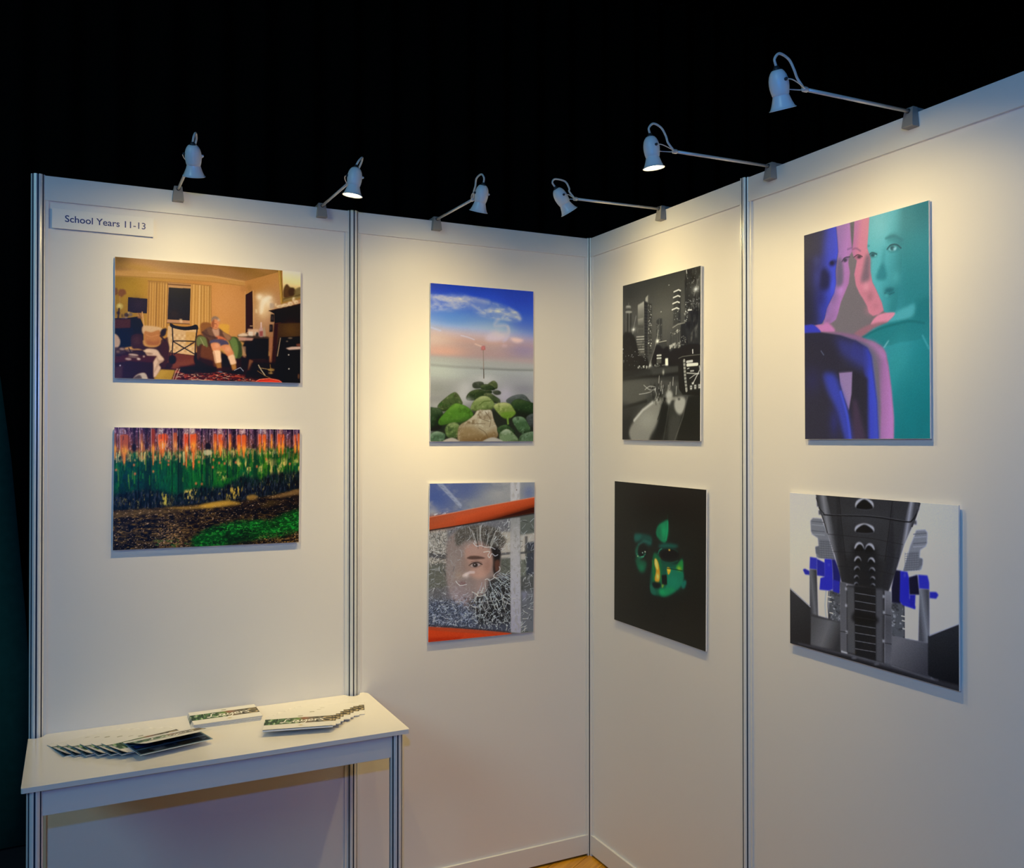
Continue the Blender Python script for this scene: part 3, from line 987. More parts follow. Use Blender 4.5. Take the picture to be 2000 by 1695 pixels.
def paint_groyne():
    """Weathered harbour piling: rust over weed over mud."""
    c = Canvas([(110, 117), (1883, 141), (1871, 1217), (100, 1288)], (0.585, 0.392), 0.00135)
    ALL = [(40, 60), (1950, 60), (1950, 1350), (40, 1350)]
    c.P(ALL, '14201c')
    # green weed band
    c.G([(40, 330), (1950, 300), (1950, 620), (1200, 700), (700, 820), (40, 900)], [(0, '0a3232'), (.25, '0c462c'), (.5, '175418'), (.8, '356414'), (1, '264c14')], (110, 600), (1880, 500), 1, 30)
    c.G([(40, 560), (600, 560), (600, 980), (40, 980)], [(0, '0c2a34'), (1, '101a1c')], (200, 560), (200, 900), .75, 60)
    ng = c.noise(30, 60, 4, 21)
    band = [(40, 350), (1950, 320), (1950, 560), (1150, 700), (40, 800)]
    c.tex(band, '266c24', ng, -.2, 1.1, .6, 30)
    c.tex(band, '0a4a30', c.noise(70, 120, 3, 20), -.1, .7, .6, 30)
    c.tex(band, '062a18', c.noise(16, 46, 4, 22), .0, .9, .75, 30)
    c.tex([(780, 360), (1900, 330), (1900, 480), (780, 520)], '5a961c', c.noise(30, 40, 4, 23), -.2, .9, .7, 25)
    c.tex([(1180, 420), (1900, 420), (1900, 580), (1180, 580)], 'd0b258', c.noise(36, 80, 4, 24), .0, .55, .9, 26)
    c.tex([(1080, 540), (1180, 540), (1170, 620), (1090, 610)], 'd8bc5c', c.noise(16, 30, 4, 25), -.3, .5, .9, 18)
    # yellow-cream lichen edge between rust and weed
    edge = [(100, 330), (400, 320), (800, 330), (1200, 300), (1880, 290), (1880, 360), (1300, 400), (800, 430), (400, 440), (100, 450)]
    c.tex(edge, 'c4a25c', c.noise(18, 40, 4, 26), -.3, .7, .9, 14)
    c.tex(edge, '5a3c26', c.noise(20, 40, 3, 27), .2, .6, .7, 12)
    # rusty boards at the top
    c.G([(40, 90), (1950, 90), (1950, 300), (1200, 320), (700, 350), (40, 350)], [(0, '3a2448'), (.35, '5a3440'), (.7, '7a4030'), (1, '8a4c2a')], (900, 120), (900, 350), 1, 16)
    top = [(40, 90), (1950, 90), (1950, 320), (40, 340)]
    c.tex(top, '946478', c.noise(14, 40, 4, 28), -.1, .9, .8, 10)
    c.tex(top, '1c1020', c.noise(16, 40, 4, 29), .1, .9, .85, 10)
    c.tex(top, 'd0a8b0', c.noise(9, 18, 3, 30), .3, 1.0, .8, 8)
    # dark recesses between boards
    for x, w, y0, y1 in ((420, 44, 130, 330), (742, 40, 140, 320), (1012, 34, 140, 330), (1250, 38, 150, 330), (1455, 38, 150, 320), (1640, 30, 150, 320), (1805, 30, 150, 330), (300, 34, 140, 340)):
        c.P([(x - w / 2, y0 - 40), (x + w / 2, y0 - 40), (x + w / 2 - 4, y1), (x - w / 2 + 4, y1)], '1c1218', .8, 10)
    # glowing orange rust tongues: x, width, top, shoulder, tip
    for x, w, y0, ys, yt, col in ((205, 90, 200, 350, 470, 'a04a2c'), (480, 40, 150, 330, 490, '8a3018'), (568, 92, 188, 300, 400, 'e0521c'), (690, 44, 180, 300, 360, 'b05028'), (796, 46, 180, 330, 500, 'd8481c'),
                                  (862, 70, 185, 300, 510, 'e4571e'), (1070, 40, 190, 300, 380, 'c84a20'), (1122, 56, 195, 320, 400, 'de5420'), (1212, 30, 190, 290, 350, 'b85030'), (1298, 42, 200, 320, 390, 'd8501e'), (1345, 48, 200, 330, 410, 'e05a22'),
                                  (1500, 34, 190, 310, 370, 'd85020'), (1540, 40, 195, 300, 350, 'e25c24'), (1610, 24, 190, 280, 330, 'b85a34'), (1682, 34, 190, 310, 370, 'd84e20'), (1716, 36, 195, 310, 380, 'e05a22'), (1835, 26, 200, 320, 370, 'd05024'), (1868, 26, 190, 320, 370, 'd05626'),
                                  (120, 30, 190, 330, 420, '7a4030'), (370, 30, 190, 300, 350, '8a4a3c')):
        c.S([(x - w / 2, y0), (x + w / 2, y0), (x + w / 2, ys - 40), (x + w * .28, ys + 10), (x + w * .1, yt), (x - w * .05, yt), (x - w * .28, ys + 10), (x - w / 2, ys - 40)], col, .95, 4)
        c.glow((x, ys - 10), w * .4, 'f2a030', .85, 42)
        c.L([(x, ys + 10), (x + w * .04, yt - 12)], max(7, w * .14), 'e8852c', .8, 4)
        c.L([(x - w * .48, y0 - 60), (x - w * .45, ys - 30)], 6, 'cc9aa4', .6, 3)
        c.L([(x + w * .48, y0 - 60), (x + w * .46, ys - 30)], 5, '2c1620', .7, 3)
    for x, w, col in ((553, 44, 'c8b8b0'), (800, 40, 'c4a8a0'), (848, 40, 'd8c0b8'), (1118, 44, 'd0a8a0'), (1320, 40, 'd09c90'), (1505, 22, 'd8ccd0'), (1545, 30, 'c8a090'), (1700, 40, 'c89080'), (185, 60, '8a7080'), (1340, 36, 'd8b0a8'), (860, 36, 'd0b0a0')):
        c.P([(x - w / 2, 130), (x + w / 2, 130), (x + w / 2, 182), (x - w / 2, 186)], col, .8, 6)
        c.tex([(x - w / 2, 130), (x + w / 2, 130), (x + w / 2, 186), (x - w / 2, 186)], '6a4048', c.noise(10, 8, 2, x), .1, .5, .7)
    # timber edges running down: dark gaps with light edges
    for x, y1, w in ((340, 700, 14), (455, 720, 10), (520, 420, 10), (660, 760, 14), (720, 740, 16), (822, 420, 8), (945, 680, 16), (985, 700, 10), (1045, 660, 10), (1188, 600, 16), (1392, 640, 14), (1580, 600, 12), (1745, 560, 10), (1640, 330, 10), (157, 420, 9)):
        c.L([(x, 130), (x + 2, y1)], w * .6, '0c1210', .75, 6)
        c.L([(x + w * .8, 140), (x + w * .8 + 2, 360)], 5, 'b08a88', .45, 3)
    for x, w, y0, y1 in ((435, 62, 400, 740), (745, 56, 400, 760), (1012, 56, 370, 680), (1250, 52, 360, 600), (1455, 50, 350, 610), (1640, 44, 360, 600), (1790, 50, 350, 560)):
        c.P([(x - w / 2, y0), (x + w / 2, y0), (x + w / 2, y1), (x - w / 2, y1)], '06201c', .6, 10)
    # streaks of rust and pale lichen running down into the weed
    r = random.Random(21)
    for i in range(120):
        x = r.uniform(115, 1870)
        y0 = r.uniform(300, 380)
        c.L([(x, y0), (x + r.uniform(-3, 3), y0 + r.uniform(25, 110))], r.uniform(5, 10), r.choice(['c8702c', 'd8b060', '8a4a24', 'e0c888', '5a6a20']), r.uniform(.35, .75), 5)
    for i in range(160):
        x = r.uniform(115, 1870)
        y0 = r.uniform(130, 300)
        c.L([(x, y0), (x + r.uniform(-3, 3), y0 + r.uniform(20, 80))], r.uniform(4, 8), r.choice(['b890a0', '2a1824', '7a3a2c', 'd0b0b8', 'a05030', '3a2440']), r.uniform(.3, .65), 4)
    for i in range(150):
        x = r.uniform(115, 1870)
        y0 = r.uniform(420, 640) - (x - 115) * .05
        c.L([(x, y0), (x + r.uniform(-3, 3), y0 + r.uniform(30, 120))], r.uniform(5, 11), r.choice(['062418', '1c6a20', '3c8a24', '0a3424', '6a8a28']), r.uniform(.25, .55), 6)
    # bolts and rust flecks on the weed
    c.E((1003, 300), 30, 32, '1e1716', .95, 4)
    c.E((300, 312), 24, 38, '17120f', .85, 5)
    c.E((1440, 300), 20, 22, '2a1a16', .85, 5)
    c.S([(965, 340), (1035, 340), (1030, 380), (970, 382)], 'c8b88a', .8, 5)
    for x, y in ((300, 478), (130, 525), (310, 562), (484, 540), (548, 455), (628, 475), (866, 470), (918, 450), (1055, 430), (1110, 460), (1162, 465), (1268, 455), (1560, 425), (1785, 470), (890, 655), (945, 660), (1050, 500), (1470, 495), (630, 440), (775, 470)):
        c.E((x, y), 9, 14, 'd86a38', .9, 3)
    # black tide-line and bushes of weed
    mud = [(40, 780), (400, 700), (700, 760), (950, 680), (1150, 690), (1330, 580), (1500, 620), (1600, 560), (1900, 540), (1900, 700), (1600, 770), (1300, 830), (900, 850), (600, 880), (40, 920)]
    c.P(mud, '12161a', .8, 25)
    c.tex(mud, '363846', c.noise(12, 40, 4, 33), -.1, .9, .8, 20)
    c.tex(mud, '04080a', c.noise(12, 50, 3, 34), .1, .5, .8, 20)
    c.tex(mud, '94803c', c.noise(14, 40, 4, 35), .4, 1.1, .7, 20)
    c.tex([(780, 720), (900, 700), (900, 800), (780, 820)], 'c8a84c', c.noise(16, 40, 3, 36), .0, .5, .9, 14)
    c.tex([(1180, 700), (1330, 680), (1330, 820), (1180, 840)], 'c09a38', c.noise(20, 60, 3, 37), .0, .5, .9, 14)
    c.tex([(560, 740), (620, 740), (640, 860), (580, 860)], 'b8a43c', c.noise(12, 40, 3, 38), .1, .5, .9, 10)
    # beach: dark shingle with tawny streaks rising to the right
    beach = [(40, 910), (300, 900), (620, 880), (900, 850), (1100, 830), (1320, 820), (1600, 770), (1900, 700), (1900, 1300), (40, 1350)]
    c.P(beach, '150f0a', 1, 10)
    c.G([(40, 1000), (800, 1000), (600, 1350), (40, 1350)], [(0, '14161e'), (1, '0a0c12')], (100, 1000), (300, 1280), .8, 60)
    nb = c.noise(46, 16, 4, 41)
    c.tex(beach, '4e381c', nb, -.1, .9, .9, 10)
    c.tex(beach, '86642e', c.noise(26, 10, 4, 42), .2, 1.1, .8, 10)
    c.S([(600, 885), (900, 868), (1000, 845), (1180, 815), (1325, 850), (1180, 872), (1080, 880), (960, 892), (760, 900)], '9a7228', .85, 14)
    c.S([(920, 865), (1050, 838), (1200, 828), (1320, 850), (1150, 862), (1020, 888)], 'b8882c', .8, 12)
    c.S([(1370, 780), (1440, 760), (1480, 790), (1400, 815)], 'a8782e', .75, 12)
    c.S([(1560, 790), (1700, 755), (1880, 710), (1880, 755), (1700, 790)], '8a6434', .8, 14)
    c.S([(1500, 860), (1620, 820), (1700, 830), (1560, 890)], '7a5c24', .7, 18)
    c.S([(100, 930), (400, 900), (700, 905), (900, 880), (700, 930), (400, 950), (100, 970)], '5c4626', .7, 16)
    c.P([(1200, 870), (1900, 760), (1900, 900), (1500, 960), (1200, 960)], '120c08', .55, 40)
    c.tex(beach, 'd8ac84', c.noise(13, 9, 3, 44), .62, 1.1, .8, 10)
    c.tex([(520, 1020), (800, 1000), (820, 1260), (500, 1260)], 'b8864e', c.noise(12, 9, 4, 45), .1, .9, .8, 60)
    c.tex([(480, 1130), (700, 1130), (760, 1250), (540, 1260)], 'e0b08a', c.noise(13, 9, 3, 46), .35, .9, .8, 40)
    # bright weed on the shingle
    weed = [(850, 1250), (860, 1180), (960, 1110), (1050, 1070), (1280, 1020), (1450, 1010), (1600, 1010), (1700, 960), (1880, 900), (1880, 1100), (1700, 1160), (1550, 1170), (1300, 1200), (1100, 1260)]
    c.P(weed, '0b3a12', .9, 30)
    c.tex(weed, '1f8426', c.noise(26, 16, 4, 47), -.15, .9, .95, 24)
    c.tex(weed, '06200c', c.noise(60, 34, 4, 48), .0, .8, .95, 20)
    c.tex(weed, '4cb840', c.noise(14, 9, 3, 49), .4, 1.1, .8, 20)
    c.P([(1150, 1150), (1500, 1120), (1420, 1200), (1200, 1240)], '0a1a0c', .6, 40)
    c.tex([(1480, 1150), (1880, 1120), (1880, 1240), (1480, 1240)], 'c48c44', c.noise(14, 10, 4, 50), .2, 1.0, .85, 40)
    c.tex([(480, 1190), (800, 1180), (850, 1300), (480, 1300)], '1c5a20', c.noise(30, 20, 3, 51), .2, .6, .5, 30)
    c.grain(0.014)
    return c


def fleck(c, pts, n, col, w0, w1, seed, a=.9):
    """Scatter small lights inside a quadrilateral."""
    r = random.Random(seed)
    (ax, ay), (bx, by), (cx, cy), (dx, dy) = pts
    for _ in range(n):
        u, v = r.random(), r.random()
        x = (ax * (1 - u) + bx * u) * (1 - v) + (dx * (1 - u) + cx * u) * v
        y = (ay * (1 - u) + by * u) * (1 - v) + (dy * (1 - u) + cy * u) * v
        w = r.uniform(w0, w1)
        c.E((x, y), w, w * r.uniform(.7, 1.6), col, a * r.uniform(.4, 1), w * .4)


def rock(c, pts, base, light, dark, seed, moss=None):
    n = c.noise(46, 46, 4, seed)
    p = np.asarray(pts, float)
    lo, hi = p.min(0), p.max(0)
    c.S(pts, dark, 1, 3)
    c.G(pts, [(0, light), (.35, base), (.72, base), (1, dark)], (lo[0] * .55 + hi[0] * .45, lo[1]), (lo[0] * .45 + hi[0] * .55, hi[1]), .95, 5, True)
    c.tex(pts, dark, n, .1, .9, .55, 5, True)
    c.tex(pts, light, c.noise(22, 22, 3, seed + 1), .2, 1.0, .5, 5, True)
    if moss:
        c.tex(pts, moss, c.noise(60, 60, 3, seed + 2), -.1, .6, .7, 5, True)


def paint_seaside():
    c = Canvas([(99, 106), (1045, 184), (1043, 1563), (97, 1563)], (0.429, 0.593), 0.00140)
    ALL = [(40, 40), (1100, 40), (1100, 1650), (40, 1650)]
    c.G(ALL, [(0, '1c3a9c'), (.15, '2546b4'), (.3, '3a62c8'), (.45, '6d8fd0'), (.56, '9fb0cc'), (.66, 'c8b0b0'), (.74, 'c8a090'), (.80, 'b89a90'), (1, '9a8f8e')], (560, 120), (540, 830))
    c.P([(700, 100), (1100, 100), (1100, 640), (860, 560)], '1c3494', .45, 90)
    c.glow((300, 430), 200, '4f86dc', .5, 80)
    c.glow((130, 620), 170, 'd8bca8', .8, 80)
    c.glow((220, 735), 260, 'dea488', .75, 60)
    c.glow((700, 760), 260, 'b8948c', .6, 50)
    c.glow((960, 720), 160, '8a7ea0', .6, 80)
    # streaming cloud
    cl = [(90, 215), (200, 222), (300, 215), (390, 218), (480, 245), (600, 262), (700, 300), (800, 330), (900, 380), (935, 450), (880, 460), (760, 440), (680, 430), (560, 400), (480, 350), (380, 345), (300, 360), (180, 355), (90, 370)]
    c.P(cl, '8f9cc8', .55, 22, True)
    c.tex(cl, 'd8d0d8', c.noise(90, 40, 4, 61), -.3, .8, .85, 20, True)
    c.tex(cl, '5070c0', c.noise(60, 70, 3, 62), .1, .9, .55, 18, True)
    for q, w in (([(100, 235), (240, 240), (380, 250), (520, 260), (630, 285)], 16), ([(300, 290), (320, 320)], 20), ([(360, 280), (420, 270), (440, 290)], 20), ([(640, 350), (760, 380), (880, 420), (915, 440)], 14),
                 ([(820, 340), (890, 390), (915, 430)], 12), ([(480, 310), (540, 350), (600, 390)], 10), ([(130, 260), (170, 300)], 14)):
        c.L(q, w * 1.4, 'e8d8d8', .4, w * 2.6, True)
    for q, w in (([(720, 440), (690, 500), (790, 500), (815, 545), (800, 600), (770, 640)], 22), ([(810, 510), (820, 560), (790, 630)], 16)):
        c.L(q, w, 'c8bccc', .55, w * 1.5, True)
    c.S([(600, 620), (640, 570), (700, 548), (760, 575), (800, 560), (770, 620), (700, 645), (620, 640)], 'd8c4c8', .75, 22)
    c.S([(835, 615), (890, 612), (955, 635), (900, 658), (850, 640)], 'f0c8b4', .85, 12)
    c.S([(750, 680), (790, 672), (800, 690), (760, 692)], 'd8b4b0', .7, 12)
    c.L([(380, 590), (440, 605), (500, 628)], 8, 'd8d4dc', .7, 10)
    c.L([(100, 515), (190, 545)], 12, 'c8d0e0', .6, 14)
    c.L([(510, 668), (565, 690)], 10, 'f0c8ac', .7, 12)
    # sea mist
    c.G([(40, 770), (1100, 810), (1100, 1650), (40, 1650)], [(0, 'b09a94'), (.06, 'a8a49a'), (.2, 'a6a8a0'), (.4, '989892'), (.6, '8c8a86'), (.85, '6c6a66')], (560, 790), (540, 1400), 1, 16)
    c.glow((180, 900), 180, 'b4b8a8', .7, 70)
    c.glow((330, 930), 160, 'b0b2a8', .6, 50)
    c.L([(100, 860), (350, 880), (600, 890), (820, 905), (1045, 905)], 18, '84867e', .6, 22)
    c.L([(560, 895), (800, 905), (1040, 912)], 10, '70706a', .5, 12)
    c.glow((150, 1080), 120, '84847c', .7, 60)
    c.glow((900, 1000), 170, '9c9898', .6, 60)
    c.glow((960, 1080), 120, '848086', .6, 50)
    c.glow((600, 990), 110, 'c0bcb4', .8, 45)
    c.glow((400, 1140), 70, 'b8b4b0', .8, 90)
    c.glow((780, 1130), 80, 'b4acb2', .8, 90, -20)
    c.glow((150, 1230), 90, 'a09e98', .7, 40)
    c.glow((430, 1060), 60, 'bab6b0', .7)
    # marker post
    c.L([(583, 720), (588, 985)], 7, '8e7a6a', .95, 3)
    c.L([(587, 900), (588, 980)], 7, '3c3226', .9, 3)
    c.P([(567, 690), (597, 685), (601, 722), (564, 722)], 'b0524a', 1, 2)
    c.L([(574, 692), (574, 716)], 5, 'e8a8a0', .9, 2)
    c.L([(588, 692), (588, 716)], 5, 'e8a8a0', .9, 2)
    # boulders, far to near
    rock(c, [(490, 1030), (540, 1015), (582, 1025), (580, 1060), (530, 1075), (490, 1065)], '3c4232', '5a5c4c', '24281c', 71)
    rock(c, [(625, 1040), (675, 1008), (708, 1030), (708, 1075), (660, 1080), (630, 1060)], '4a5530', '6e7448', '2a3018', 72)
    rock(c, [(558, 1055), (590, 1040), (640, 1045), (682, 1070), (680, 1090), (600, 1090), (565, 1080)], '2e3c20', '55603a', '1a2412', 73)
    rock(c, [(600, 1095), (640, 1092), (664, 1108), (650, 1120), (610, 1115)], '2c381c', '4a5030', '1c2412', 74)
    rock(c, [(672, 1105), (710, 1095), (742, 1110), (735, 1130), (690, 1130)], '3a4030', '5c5c4c', '22261c', 75)
    rock(c, [(430, 1150), (470, 1105), (540, 1085), (598, 1100), (600, 1140), (560, 1170), (480, 1185), (435, 1180)], '2c3a1c', '56623a', '161e0e', 76)
    rock(c, [(585, 1130), (640, 1120), (700, 1155), (735, 1180), (730, 1210), (670, 1205), (620, 1170)], '3a4826', '6a7048', '1c2410', 77)
    c.glow((790, 1170), 60, 'a8a0a8', .6, 50)
    c.glow((440, 1180), 45, 'a8a6a4', .6, 30)
    rock(c, [(795, 1185), (860, 1145), (950, 1135), (1000, 1180), (1010, 1215), (900, 1230), (820, 1215)], '474e46', '666a66', '30362e', 78)
    rock(c, [(840, 1215), (900, 1175), (1000, 1200), (1060, 1230), (1060, 1320), (940, 1340), (860, 1290)], '263a1c', '44582e', '141e0e', 79)
    rock(c, [(165, 1245), (220, 1180), (300, 1120), (340, 1120), (378, 1180), (385, 1225), (280, 1260), (220, 1285)], '42502c', '747c50', '20280f', 80, '2e4a1c')
    rock(c, [(80, 1270), (140, 1255), (195, 1270), (215, 1340), (190, 1440), (80, 1450)], '28381e', '47583a', '121a0c', 81)
    c.P([(160, 1330), (700, 1250), (1050, 1300), (1050, 1600), (90, 1600)], '161a0e', .85, 26)
    rock(c, [(470, 1250), (500, 1190), (560, 1150), (620, 1150), (668, 1190), (685, 1230), (640, 1280), (540, 1285), (480, 1275)], '76864a', 'b0b47c', '3a461c', 82)
    c.L([(545, 1230), (590, 1195), (650, 1190)], 8, '4a5a24', .7, 6)
    rock(c, [(680, 1235), (730, 1210), (820, 1215), (865, 1270), (875, 1310), (820, 1350), (760, 1340), (700, 1280)], '7c8c44', 'bcbc7c', '3c4c18', 83)
    c.S([(750, 1300), (870, 1290), (870, 1320), (810, 1355), (760, 1340)], '5c8420', .7, 8)
    c.L([(806, 1350), (810, 1400)], 18, '6c8c34', .9, 6)
    rock(c, [(175, 1370), (230, 1300), (300, 1230), (350, 1215), (440, 1250), (490, 1310), (460, 1350), (370, 1380), (250, 1400), (185, 1410)], '4a7424', '6c9438', '28440f', 84)
    c.S([(180, 1380), (330, 1355), (480, 1330), (440, 1390), (250, 1410), (190, 1410)], '3c5c20', .6, 12)
    rock(c, [(235, 1440), (270, 1400), (330, 1390), (372, 1430), (365, 1490), (320, 1540), (255, 1520), (236, 1480)], '566a38', '94a068', '26341a', 85)
    rock(c, [(350, 1500), (365, 1420), (440, 1370), (500, 1320), (530, 1280), (600, 1275), (655, 1280), (680, 1370), (712, 1450), (712, 1520), (650, 1560), (560, 1570), (420, 1570), (355, 1555)], 'a89a7c', 'ccc4ac', '5a4428', 86)
    c.S([(360, 1460), (480, 1430), (600, 1490), (690, 1450), (700, 1530), (600, 1565), (380, 1560)], '74562c', .55, 26)
    for q in ([(540, 1300), (560, 1350), (640, 1380)], [(600, 1290), (650, 1360), (640, 1430)], [(480, 1400), (600, 1400)], [(540, 1440), (600, 1480), (630, 1540)]):
        c.L(q, 6, '5c4c34', .6, 5, True)
    rock(c, [(850, 1360), (900, 1335), (960, 1350), (1010, 1430), (1000, 1490), (930, 1490), (880, 1430)], '3f5a36', '7c9470', '1c2a14', 87)
    rock(c, [(980, 1340), (1060, 1310), (1060, 1420), (1010, 1420)], '3e423e', '545a54', '2a2e28', 88)
    rock(c, [(715, 1440), (790, 1410), (850, 1450), (870, 1490), (780, 1500), (730, 1500)], '2e4222', '4e6a3c', '162010', 89)
    rock(c, [(735, 1490), (800, 1450), (860, 1490), (905, 1560), (800, 1580), (740, 1560)], '6c8058', 'a8b094', '384a24', 90)
    rock(c, [(915, 1530), (960, 1490), (1060, 1480), (1060, 1600), (930, 1590)], '506848', '7c9070', '2a3c20', 91)
    rock(c, [(85, 1510), (150, 1470), (225, 1490), (230, 1530), (200, 1570), (85, 1580)], '4c6448', '8a9c80', '243420', 92)
    c.S([(210, 1562), (260, 1535), (310, 1530), (370, 1565), (360, 1600), (220, 1600)], 'b4a898', .95, 6)
    c.S([(570, 1566), (640, 1530), (700, 1530), (770, 1566), (740, 1600), (580, 1600)], 'aca698', .95, 6)
    c.grain(0.010)
    return c


def worley(U, V, seed):
    """Distance to the nearest cell border on a jittered grid (F2 - F1)."""
    g = np.random.RandomState(seed).rand(128, 128, 2)
    iu, iv = np.floor(U).astype(int), np.floor(V).astype(int)
    f1 = np.full(U.shape, 9.0)
    f2 = np.full(U.shape, 9.0)
    for a in (-1, 0, 1):
        for b in (-1, 0, 1):
            j = g[(iu + a) % 128, (iv + b) % 128]
            d = np.hypot(iu + a + j[..., 0] - U, iv + b + j[..., 1] - V)
            f2 = np.minimum(f2, np.maximum(f1, d))
            f1 = np.minimum(f1, d)
    return f2 - f1


def paint_broken_glass():
    c = Canvas([(89, 113), (1055, 101), (1045, 1483), (78, 1570)], (0.437, 0.591), 0.00140)
    ALL = [(40, 60), (1100, 60), (1100, 1650), (40, 1650)]
    # sky with cloud
    c.G([(40, 60), (1100, 60), (1100, 480), (40, 480)], [(0, '5a6490'), (.5, '6a7288'), (1, '8c8c8a')], (200, 110), (700, 430))
    c.glow((150, 250), 120, '46588e', .7)
    c.glow((420, 160), 130, '525e8a', .7)
    c.glow((700, 230), 150, '9a9894', .8, 80)
    c.glow((500, 300), 120, '8e8e8c', .7, 50)
    c.glow((110, 380), 60, 'a8a49c', .8)
    c.tex([(40, 60), (1100, 60), (1100, 430), (40, 430)], 'a4a09a', c.noise(160, 90, 4, 101), .1, .9, .6)
    c.glow((1000, 200), 60, '5e6a8c', .7, 80)
    c.P([(150, 113), (210, 113), (385, 310), (375, 345)], '9ca2b0', .75, 4)
    for i in range(6):
        c.L([(190 + i * 34, 140 + i * 36), (218 + i * 32, 150 + i * 36)], 5, '5c6684', .6, 3)
    c.P([(830, 90), (918, 90), (918, 290), (832, 300)], 'b8b4b0', 1, 2)
    c.tex([(830, 90), (918, 90), (918, 290), (832, 300)], '98948e', c.noise(20, 60, 3, 102), .1, .8, .6)
    c.E((888, 174), 4, 6, '4a4440', .9, 1)
    # behind the glass
    c.P([(40, 430), (1100, 380), (1100, 1560), (40, 1560)], '5a5a58')
    c.G([(40, 520), (840, 440), (840, 1480), (40, 1440)], [(0, '66666a'), (.3, '74706c'), (.6, '5c5a58'), (1, '3e424c')], (400, 480), (400, 1450))
    c.P([(60, 540), (250, 530), (250, 760), (60, 770)], 'a8a296', .9, 14)
    c.P([(60, 790), (250, 800), (250, 850), (60, 860)], 'b0a898', .8, 12)
    c.P([(60, 860), (250, 840), (250, 1060), (60, 1080)], '5c5c50', .9, 16)
    c.L([(80, 768), (250, 790)], 34, '4c4a4a', .9, 5)
    c.P([(730, 560), (840, 560), (840, 800), (740, 800)], 'b0a898', .85, 10)
    c.L([(740, 765), (835, 755)], 22, '585654', .9, 4)
    c.P([(740, 810), (835, 800), (835, 950), (740, 950)], '56584c', .9, 10)
    # face seen through the hole
    c.S([(255, 640), (330, 560), (480, 520), (640, 520), (760, 600), (780, 660), (740, 760), (735, 900), (690, 1000), (600, 1130), (480, 1230), (400, 1260), (310, 1180), (255, 1050), (240, 850)], '86766e', .95, 16)
    c.S([(330, 560), (480, 500), (680, 520), (780, 620), (775, 680), (700, 720), (560, 640), (430, 640), (340, 690)], '4c4840', .9, 14)
    c.S([(660, 700), (740, 720), (735, 830), (720, 920), (690, 960), (670, 900), (665, 800)], '1e1a18', .95, 8)
    c.S([(690, 830), (728, 820), (728, 900), (700, 930), (690, 900)], '5c3c30', .9, 7)
    c.S([(420, 690), (520, 665), (620, 700), (665, 780), (665, 870), (620, 950), (540, 990), (460, 960), (420, 900), (410, 790)], 'a88474', .95, 20)
    c.glow((560, 940), 60, 'b48e7c', .8)
    c.glow((620, 870), 40, '8c6858', .6, 70)
    c.glow((500, 720), 70, 'a8887c', .7, 40)
    c.S([(430, 800), (470, 780), (540, 782), (600, 800), (560, 808), (480, 812)], '4e3a32', .9, 6)
    c.S([(452, 868), (480, 845), (530, 838), (570, 856), (530, 882), (480, 885)], '6c5248', .9, 7)
    c.S([(462, 870), (490, 850), (530, 848), (556, 860), (520, 880), (485, 882)], 'b0a29c', .9, 3)
    c.E((508, 863), 24, 20, '2c221e', 1, 3)
    c.L([(450, 868), (485, 845), (530, 838), (572, 858)], 7, '241a18', .9, 3, True)
    c.L([(470, 835), (520, 824), (570, 840)], 5, '6a4c40', .7, 4, True)
    c.glow((502, 858), 6, 'e0dcd8', .8)
    c.S([(340, 820), (420, 800), (470, 900), (440, 960), (380, 980), (330, 920)], '8a7468', .7, 18)
    c.L([(400, 960), (460, 930), (495, 930)], 24, 'c8b4ac', .8, 10)
    c.glow((425, 955), 24, 'd8c8c0', .8)
    c.glow((350, 960), 40, 'a08870', .6)
    c.S([(340, 1030), (400, 1010), (430, 1040), (390, 1060)], '6c4a48', .6, 10)
    c.glow((300, 860), 70, '8c8078', .6, 120)
    c.glow((330, 1120), 80, '8a7c80', .6)
    c.glow((420, 1170), 70, '7c6c70', .7)
    c.glow((560, 1060), 60, '9a8078', .7)
    c.P([(640, 990), (840, 960), (840, 1400), (520, 1400), (500, 1180), (600, 1130)], '20201f', .8, 24)
    c.S([(440, 1200), (560, 1150), (620, 1250), (520, 1290), (450, 1250)], '33302e', .7, 16)
    c.P([(60, 1180), (400, 1220), (500, 1330), (520, 1460), (60, 1430)], '39404e', .8, 26)
    # cracks
    r = random.Random(8)
    hx, hy = 575, 860

    def crack(x, y, ang, ln, w, col, a, bend=.3, n=4):
        q = [(x, y)]
        for i in range(n):
            ang += r.uniform(-bend, bend)
            x += math.cos(ang) * ln / n
            y += math.sin(ang) * ln / n
            q.append((x, y))
        c.L(q, w, col, a, 2)

    # crazed net: cells stretched away from the hole, smaller ones lower left
    (kx, ky), = c.T([(hx, hy)])
    Y, X = np.mgrid[0:c.H, 0:c.W]
    dx, dy = X - kx, Y - ky
    rr = np.sqrt(dx * dx + dy * dy) + 1
    U, V = np.log(rr) * 5.2, np.arctan2(dy, dx) * 11.0 + 40
    wob = c.noise(40, 40, 3, 111)
    net = worley(U + wob * .35, V + c.noise(40, 40, 3, 112) * .5, 5)
    net2 = worley(X * .105 + wob * .6, Y * .105 + c.noise(36, 36, 3, 113) * .6, 6)
    ring = np.clip((rr - 52) / 14, 0, 1)
    hit = np.clip(1 - net / .11, 0, 1) * ring
    hit2 = np.clip(1 - net2 / .13, 0, 1) * ring
    glass = [(70, 530), (840, 440), (840, 1490), (70, 1425)]
    c.tex(glass, 'a4a6a6', hit, .1, .9, .42, 3)
    c.tex([(620, 1000), (840, 930), (840, 1480), (520, 1450), (480, 1180)], 'ccd4dc', hit, .05, .9, .7, 14)
    c.tex([(560, 560), (840, 440), (840, 700), (700, 800)], 'c8c8c0', hit, .1, .9, .6, 20)
    c.tex([(250, 520), (620, 470), (700, 640), (480, 660), (330, 700)], '9c9a94', hit2, .1, .9, .55, 14)
